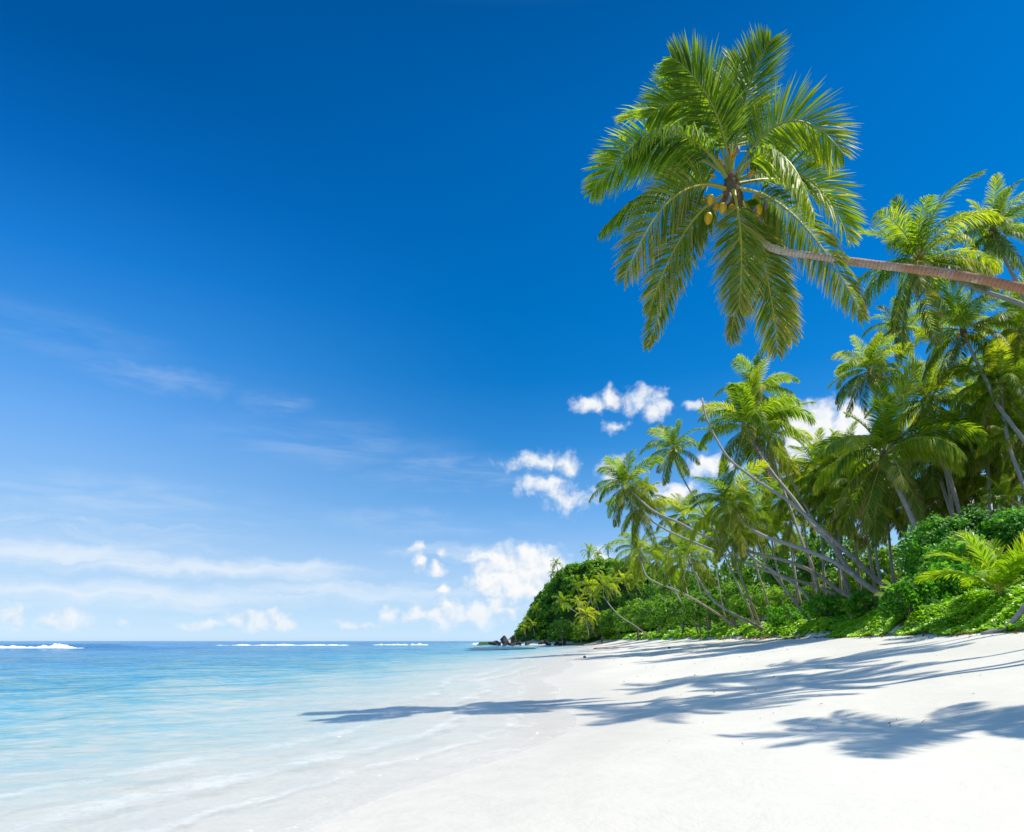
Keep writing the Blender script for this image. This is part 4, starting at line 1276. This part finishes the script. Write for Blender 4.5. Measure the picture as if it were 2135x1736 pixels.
# ------------------------------------------------------------------ creeping vine and low cover on the berm
def vine():
    rr = np.random.default_rng(77)
    Cs, Ns, Ss, Ti = [], [], [], []

    def patch(y0, y1, d0, d1, dens, size, h):
        n = int((y1 - y0) * (d1 - d0) * dens)
        y = rr.uniform(y0, y1, n)
        d = rr.uniform(d0, d1, n)
        edge = d0 + .9 * (np.sin(y * 1.7) * .4 + np.sin(y * .63 + 1) * .6 + 1) * .5 + (rr.uniform(0, 1, n) ** 2) * .5
        k = d > edge
        y, d = y[k], d[k]
        x = xv_of(y) + d
        hh = h * (.45 + .55 * np.sin(x * 2.3 + y) * np.sin(y * 1.9 - x * .7)) * np.clip((d - d0) / 1.0, .15, 1)
        z = ground(x, y) + .05 + np.maximum(hh, .03) * rr.uniform(.3, 1, len(y))
        Cs.append(np.stack([x, y, z], -1))
        Ns.append(norm(np.stack([rr.normal(-.15, .4, len(y)), rr.normal(-.2, .4, len(y)), np.ones(len(y))], -1)))
        Ss.append(size * rr.uniform(.65, 1.3, len(y)))
        Ti.append(np.full(len(y), .5) + .2 * np.sin(x * 1.2) * np.sin(y * .9))

    patch(13, 28.6, -.9, 5.5, 420, .15, .55)
    patch(29.0, 31.0, .6, 4.5, 90, .14, .3)
    patch(30.5, 46, -1.0, 4.0, 230, .19, .5)
    patch(46, 75, -.4, 4.5, 80, .29, .5)
    patch(75, 130, -.3, 6, 30, .48, .6)
    patch(130, 285, -.3, 9, 8.0, .8, .9)
    c, n, s, t = (np.concatenate(v) for v in (Cs, Ns, Ss, Ti))
    V, Q, T = leaves(c, n, s, rr, True, t, 1.05)
    me = build_mesh('ground_vine', V, Q, mats=(M_VINE,), tint=T)
    tag(add('ground_vine', me), 'bright green creeping vine covering the sand bank under the palms', 'ground cover', kind='stuff')


vine()


# ------------------------------------------------------------------ headland: hill, forest, rocks
HX = np.array([-30, -6, 1.5, 6, 9.5, 12.5, 17.5, 20, 28, 37, 46, 60, 90, 130, 200, 330, 600.])
HZ = np.array([0, 0, 1, 8, 13, 19, 22, 28, 33, 34.5, 32.5, 28, 25, 22, 22, 18, 10.])


def hill_z(x, y):
    yf = np.interp(x, [-20, 10, 24, 40, 60, 120, 300, 600], [305, 304, 292, 272, 240, 225, 225, 225])
    t = np.clip((y - yf) / np.interp(x, [0, 30, 60, 150], [10, 18, 40, 90]), 0, 1)
    s = t * t * (3 - 2 * t)
    back = np.clip((480 - y) / 120, 0, 1)
    z = np.interp(x, HX, HZ) * s ** .7 * back
    return z + 1.2 * np.sin(x * .31) * np.sin(y * .27) * s - 1.0 * (1 - s)


def headland():
    xs = np.linspace(-16, 420, 170)
    ys = np.linspace(222, 500, 110)
    X, Y = np.meshgrid(xs, ys)
    Z = hill_z(X, Y)
    m = plain('hill_soil', (.05, .10, .02), .95, .1, .5, (.2, (.035, .07, .015)), 1)
    me = build_mesh('headland', np.stack([X, Y, Z], -1).reshape(-1, 3), grid_faces(*X.shape), mats=(m,), smooth=True)
    tag(add('headland', me), 'steep rocky headland closing the far end of the beach', 'hill', kind='structure')
    rr = np.random.default_rng(8)
    Cs, Ns, Ts, Ss = [], [], [], []
    for i in range(640):
        x = rr.uniform(1, 60) if i < 460 else rr.uniform(50, 260)
        yf = float(np.interp(x, [-20, 10, 24, 40, 60, 120, 300, 600], [305, 304, 292, 272, 240, 225, 225, 225]))
        y = yf + rr.uniform(-2, 1) if i % 7 == 0 else yf + rr.uniform(0, 62)
        z = float(hill_z(np.array([x]), np.array([y]))[0])
        if z < 1.2:
            continue
        big = rr.uniform(1.6, 3.6) if x < 45 else rr.uniform(2.5, 5)
        if x < 14:
            big *= .7
        c, n, t = crown_points(rr, (big, big, big * .85), 22, 17, big * .36, low=-.4)
        Cs.append(c + np.array([x, y, z + big * .1])); Ns.append(n)
        Ts.append(np.clip(t * .6 + rr.uniform(0, .45), 0, 1)); Ss.append(rr.uniform(.6, 1.35, len(c)))
    c, n, t, s = (np.concatenate(v) for v in (Cs, Ns, Ts, Ss))
    V, Q, T = leaves(c, n, s, rr, False, t, 1.1)
    me = build_mesh('headland_forest', V, Q, mats=(M_LEAF_HILL,), tint=T)
    tag(add('headland_forest', me), 'dense green jungle covering the steep headland', 'forest', kind='stuff')


headland()


def rock_mesh(seed):
    rr = np.random.default_rng(seed)
    V, Q = ball(1, n=14, m=10)
    d = norm(V)
    planes = norm(rr.normal(0, 1, (14, 3)))
    off = rr.uniform(.55, .95, 14)
    dots = d @ planes.T
    lim = np.where(dots > .05, off / np.maximum(dots, .05), 9).min(1)
    V = d * np.minimum(lim, 1.05)[:, None] * (1 + rr.normal(0, .03, len(d)))[:, None]
    V[:14] = V[0]
    V[-14:] = V[-1]
    return build_mesh('boulder', V, Q, mats=(M_ROCK,), smooth=False)


ROCKS = [rock_mesh(i) for i in range(5)]
SPEC = [(1052, 1336, 11, 12, 'tall pointed black lava boulder standing in the sea off the headland'), (1071, 1336, 9, 11, 'black lava boulder joining the headland to the tall pointed boulder'),
        (1033, 1341, 8, 6, 'low black lava boulder at the seaward end of the rocks'), (1022, 1342, 6, 4, 'outermost low black rock farthest out from the headland'),
        (1133, 1341, 13, 8, 'broad black lava boulder at the foot of the headland beside the beach')]
for i, (x, y, rx, rz, lb) in enumerate(SPEC):
    p = pt(x, y, 296)
    o = add('boulder', ROCKS[i % 5], loc=p)
    o.scale = (rx * 296 / F, rx * 296 / F * .8, rz * 296 / F)
    o.rotation_euler = (0, 0, i * 1.7)
    tag(o, lb, 'rock', 'black lava boulders at the foot of the headland')
rr = np.random.default_rng(4)
for i in range(34):
    x = rr.uniform(1026, 1178)
    r = rr.uniform(2.2, 6.5)
    Yr = rr.uniform(288, 304)
    if x > 1135:
        Yr = rr.uniform(282, 292)
    p = pt(x, 0, Yr)
    p[2] = rr.uniform(-.2, .7)
    o = add('boulder', ROCKS[i % 5], loc=p)
    o.scale = (r * Yr / F, r * Yr / F, r * Yr / F * .75)
    o.rotation_euler = (rr.uniform(0, 3), rr.uniform(0, 3), rr.uniform(0, 6))
    tag(o, 'small black lava boulder in the rock pile along the waterline of the headland', 'rock', 'black lava boulders at the foot of the headland')


# ------------------------------------------------------------------ things on the sand
def driftwood(label, pts, r0, r1, name='driftwood', mat=M_DRIFT, branches=()):
    P = spline(np.array(pts), 16)
    L = np.linspace(0, 1, 16)
    rr = np.random.default_rng(len(label))
    V, Q, T = tube(P - P[0], (r0 + (r1 - r0) * L) * (1 + rr.normal(0, .07, 16)), 9)
    Vs, Qs, Ts, b = [V], [Q], [T], len(V)
    for (s, e, r) in branches:
        A = P[int(s * 15)] - P[0]
        B = A + np.array(e)
        pp = spline(np.array([A, (A + B) / 2 + np.array([0, 0, .05]), B]), 7)
        V, Q, T = tube(pp, np.linspace(r, r * .3, 7), 7)
        Vs.append(V); Qs.append(Q + b); Ts.append(T + b); b += len(V)
    me = build_mesh(name, np.concatenate(Vs), np.concatenate(Qs), np.concatenate(Ts), mats=(mat,), smooth=True)
    tag(add(name, me, loc=P[0]), label, 'driftwood', 'wood washed up on the sand')


def on_sand(px, Y, dz=.05):
    x = (px - CX) / F * Y
    return np.array([x, Y, gz(x, Y) + dz])


driftwood('bleached driftwood branch rising out of the vine patch at the right edge', [on_sand(2045, 21.6, .03), on_sand(2090, 21.3, .12), on_sand(2120, 21.0, .45), on_sand(2160, 20.8, .9)], .07, .09, branches=((.45, (.5, .1, -.1), .05), (.6, (.45, -.1, .05), .04)))
driftwood('grey weathered log half buried in sand between the bush and the vine patch', [on_sand(1905, 28.5, .0), on_sand(1925, 28.6, .1), on_sand(1945, 28.8, .3)], .16, .12)
driftwood('thin reddish stick lying across the far sand', [on_sand(1239, 140, .05), on_sand(1275, 150, .05), on_sand(1315, 165, .05)], .16, .1, 'stick', M_STICK)
for i, (px, Y, lb) in enumerate(((1395, 84, 'brown coconut husk lying on the open sand below the low palms'), (1219, 64, 'brown coconut husk lying near the water edge'))):
    o = add('coconut_husk', ME_COCO.copy())
    o.data.materials.clear()
    o.data.materials.append(M_HUSK)
    o.location = on_sand(px, Y, .1)
    o.scale = (1.3, 1.0, .9)
    tag(o, lb, 'coconut husk', 'coconut husks on the sand')
for i, (px, Y, sc, az, lb) in enumerate(((1545, 78, 2.4, 2.6, 'dry brown fallen palm frond left of the J shaped palm roots'), (1585, 72, 2.6, .5, 'dry brown fallen palm frond at the roots of the J shaped palm'), (1625, 66, 2.4, 3.0, 'dry brown fallen palm frond right of the J shaped palm roots'),
                                       (1705, 46, 1.5, .2, 'dry leaf litter at the left end of the near vine patch'), (1850, 30, 1.2, 2.9, 'dry brown frond below the large heart leaved bush'), (1990, 23.4, .9, .3, 'dry brown frond at the sand edge of the right vine patch'))):
    e = on_sand(px, Y, .12)
    e[0] = min(e[0], float(xv_of(Y)) + .3)
    e[2] = gz(e[0], Y) + .1
    t = np.linspace(0, 1, 10)
    P = np.stack([t * math.cos(az), t * math.sin(az), .06 * np.sin(t * 3)], -1)
    me = frond_mesh(P, np.tile([0, 0, 1.0], (10, 1)), .22, 30, .02, .02, 800 + i, fold=.1, rr0=.012, old=.3, ragged=.3, mats=(M_FROND_DRY, M_FROND_DRY))
    o = add('fallen_frond', me, loc=e)
    o.scale = (sc, sc, sc)
    tag(o, lb, 'fallen frond', 'dry fronds on the sand')

# small litter along the wrack line
def wrack():
    rr = np.random.default_rng(12)
    n = 900
    y = 15 + rr.uniform(0, 1, n) ** 1.6 * 100
    x = xv_of(y) + rr.normal(-.35, .45, n)
    k = x < xv_of(y) + .4
    x, y = x[k], y[k]
    n2 = 260
    y2 = 9 + rr.uniform(0, 1, n2) ** 1.4 * 70
    u2 = rr.uniform(.16, 1, n2)
    x2 = xs_of(y2) + u2 * (xv_of(y2) - xs_of(y2))
    x, y = np.concatenate([x, x2]), np.concatenate([y, y2])
    small = np.concatenate([np.ones(len(x) - n2), np.full(n2, .45)])
    c = np.stack([x, y, ground(x, y) + .025], -1)
    V, Q, T = leaves(c, np.stack([rr.normal(0, .5, len(x)), rr.normal(0, .5, len(x)), np.ones(len(x))], -1), (.05 + .0022 * y) * small * rr.uniform(.6, 2.2, len(x)), rr, False, None, .6)
    tag(add('beach_litter', build_mesh('beach_litter', V, Q, mats=(M_FROND_DRY,), tint=T)), 'scattered dead leaves and bark along the sand edge', 'litter', kind='stuff')


wrack()

# palms that stand past the right edge and throw their shadows over the near sand
for X, Y, z, bx, by, sd, L in ((12.3, 8.7, 12.4, 20, 8, 203, 3.2), (14.1, 14.9, 19.2, 22, 14.5, 211, 2.9), (17.2, 17.0, 18.6, 24, 16.5, 207, 3.2), (20.6, 22.0, 20.6, 27, 21, 215, 3.5), (19.8, 21.0, 26.5, 26, 20.5, 219, 3.3)):
    u = lambda x, yy, zz: (CX + x / yy * F, HY - (zz - CAM_H) / yy * F)
    palm('tall palm beyond the right edge of the view whose shadow falls on the near sand', u(X, Y, z), Y, L / 1.38 / Y * F, [u(X + 3, Y, z * .8), u(bx - 1.2, by, z * .45)], by, n=18, r=(.22, .14), seed=sd, group='palms beyond the right edge')
print('objects', len(scene.objects))
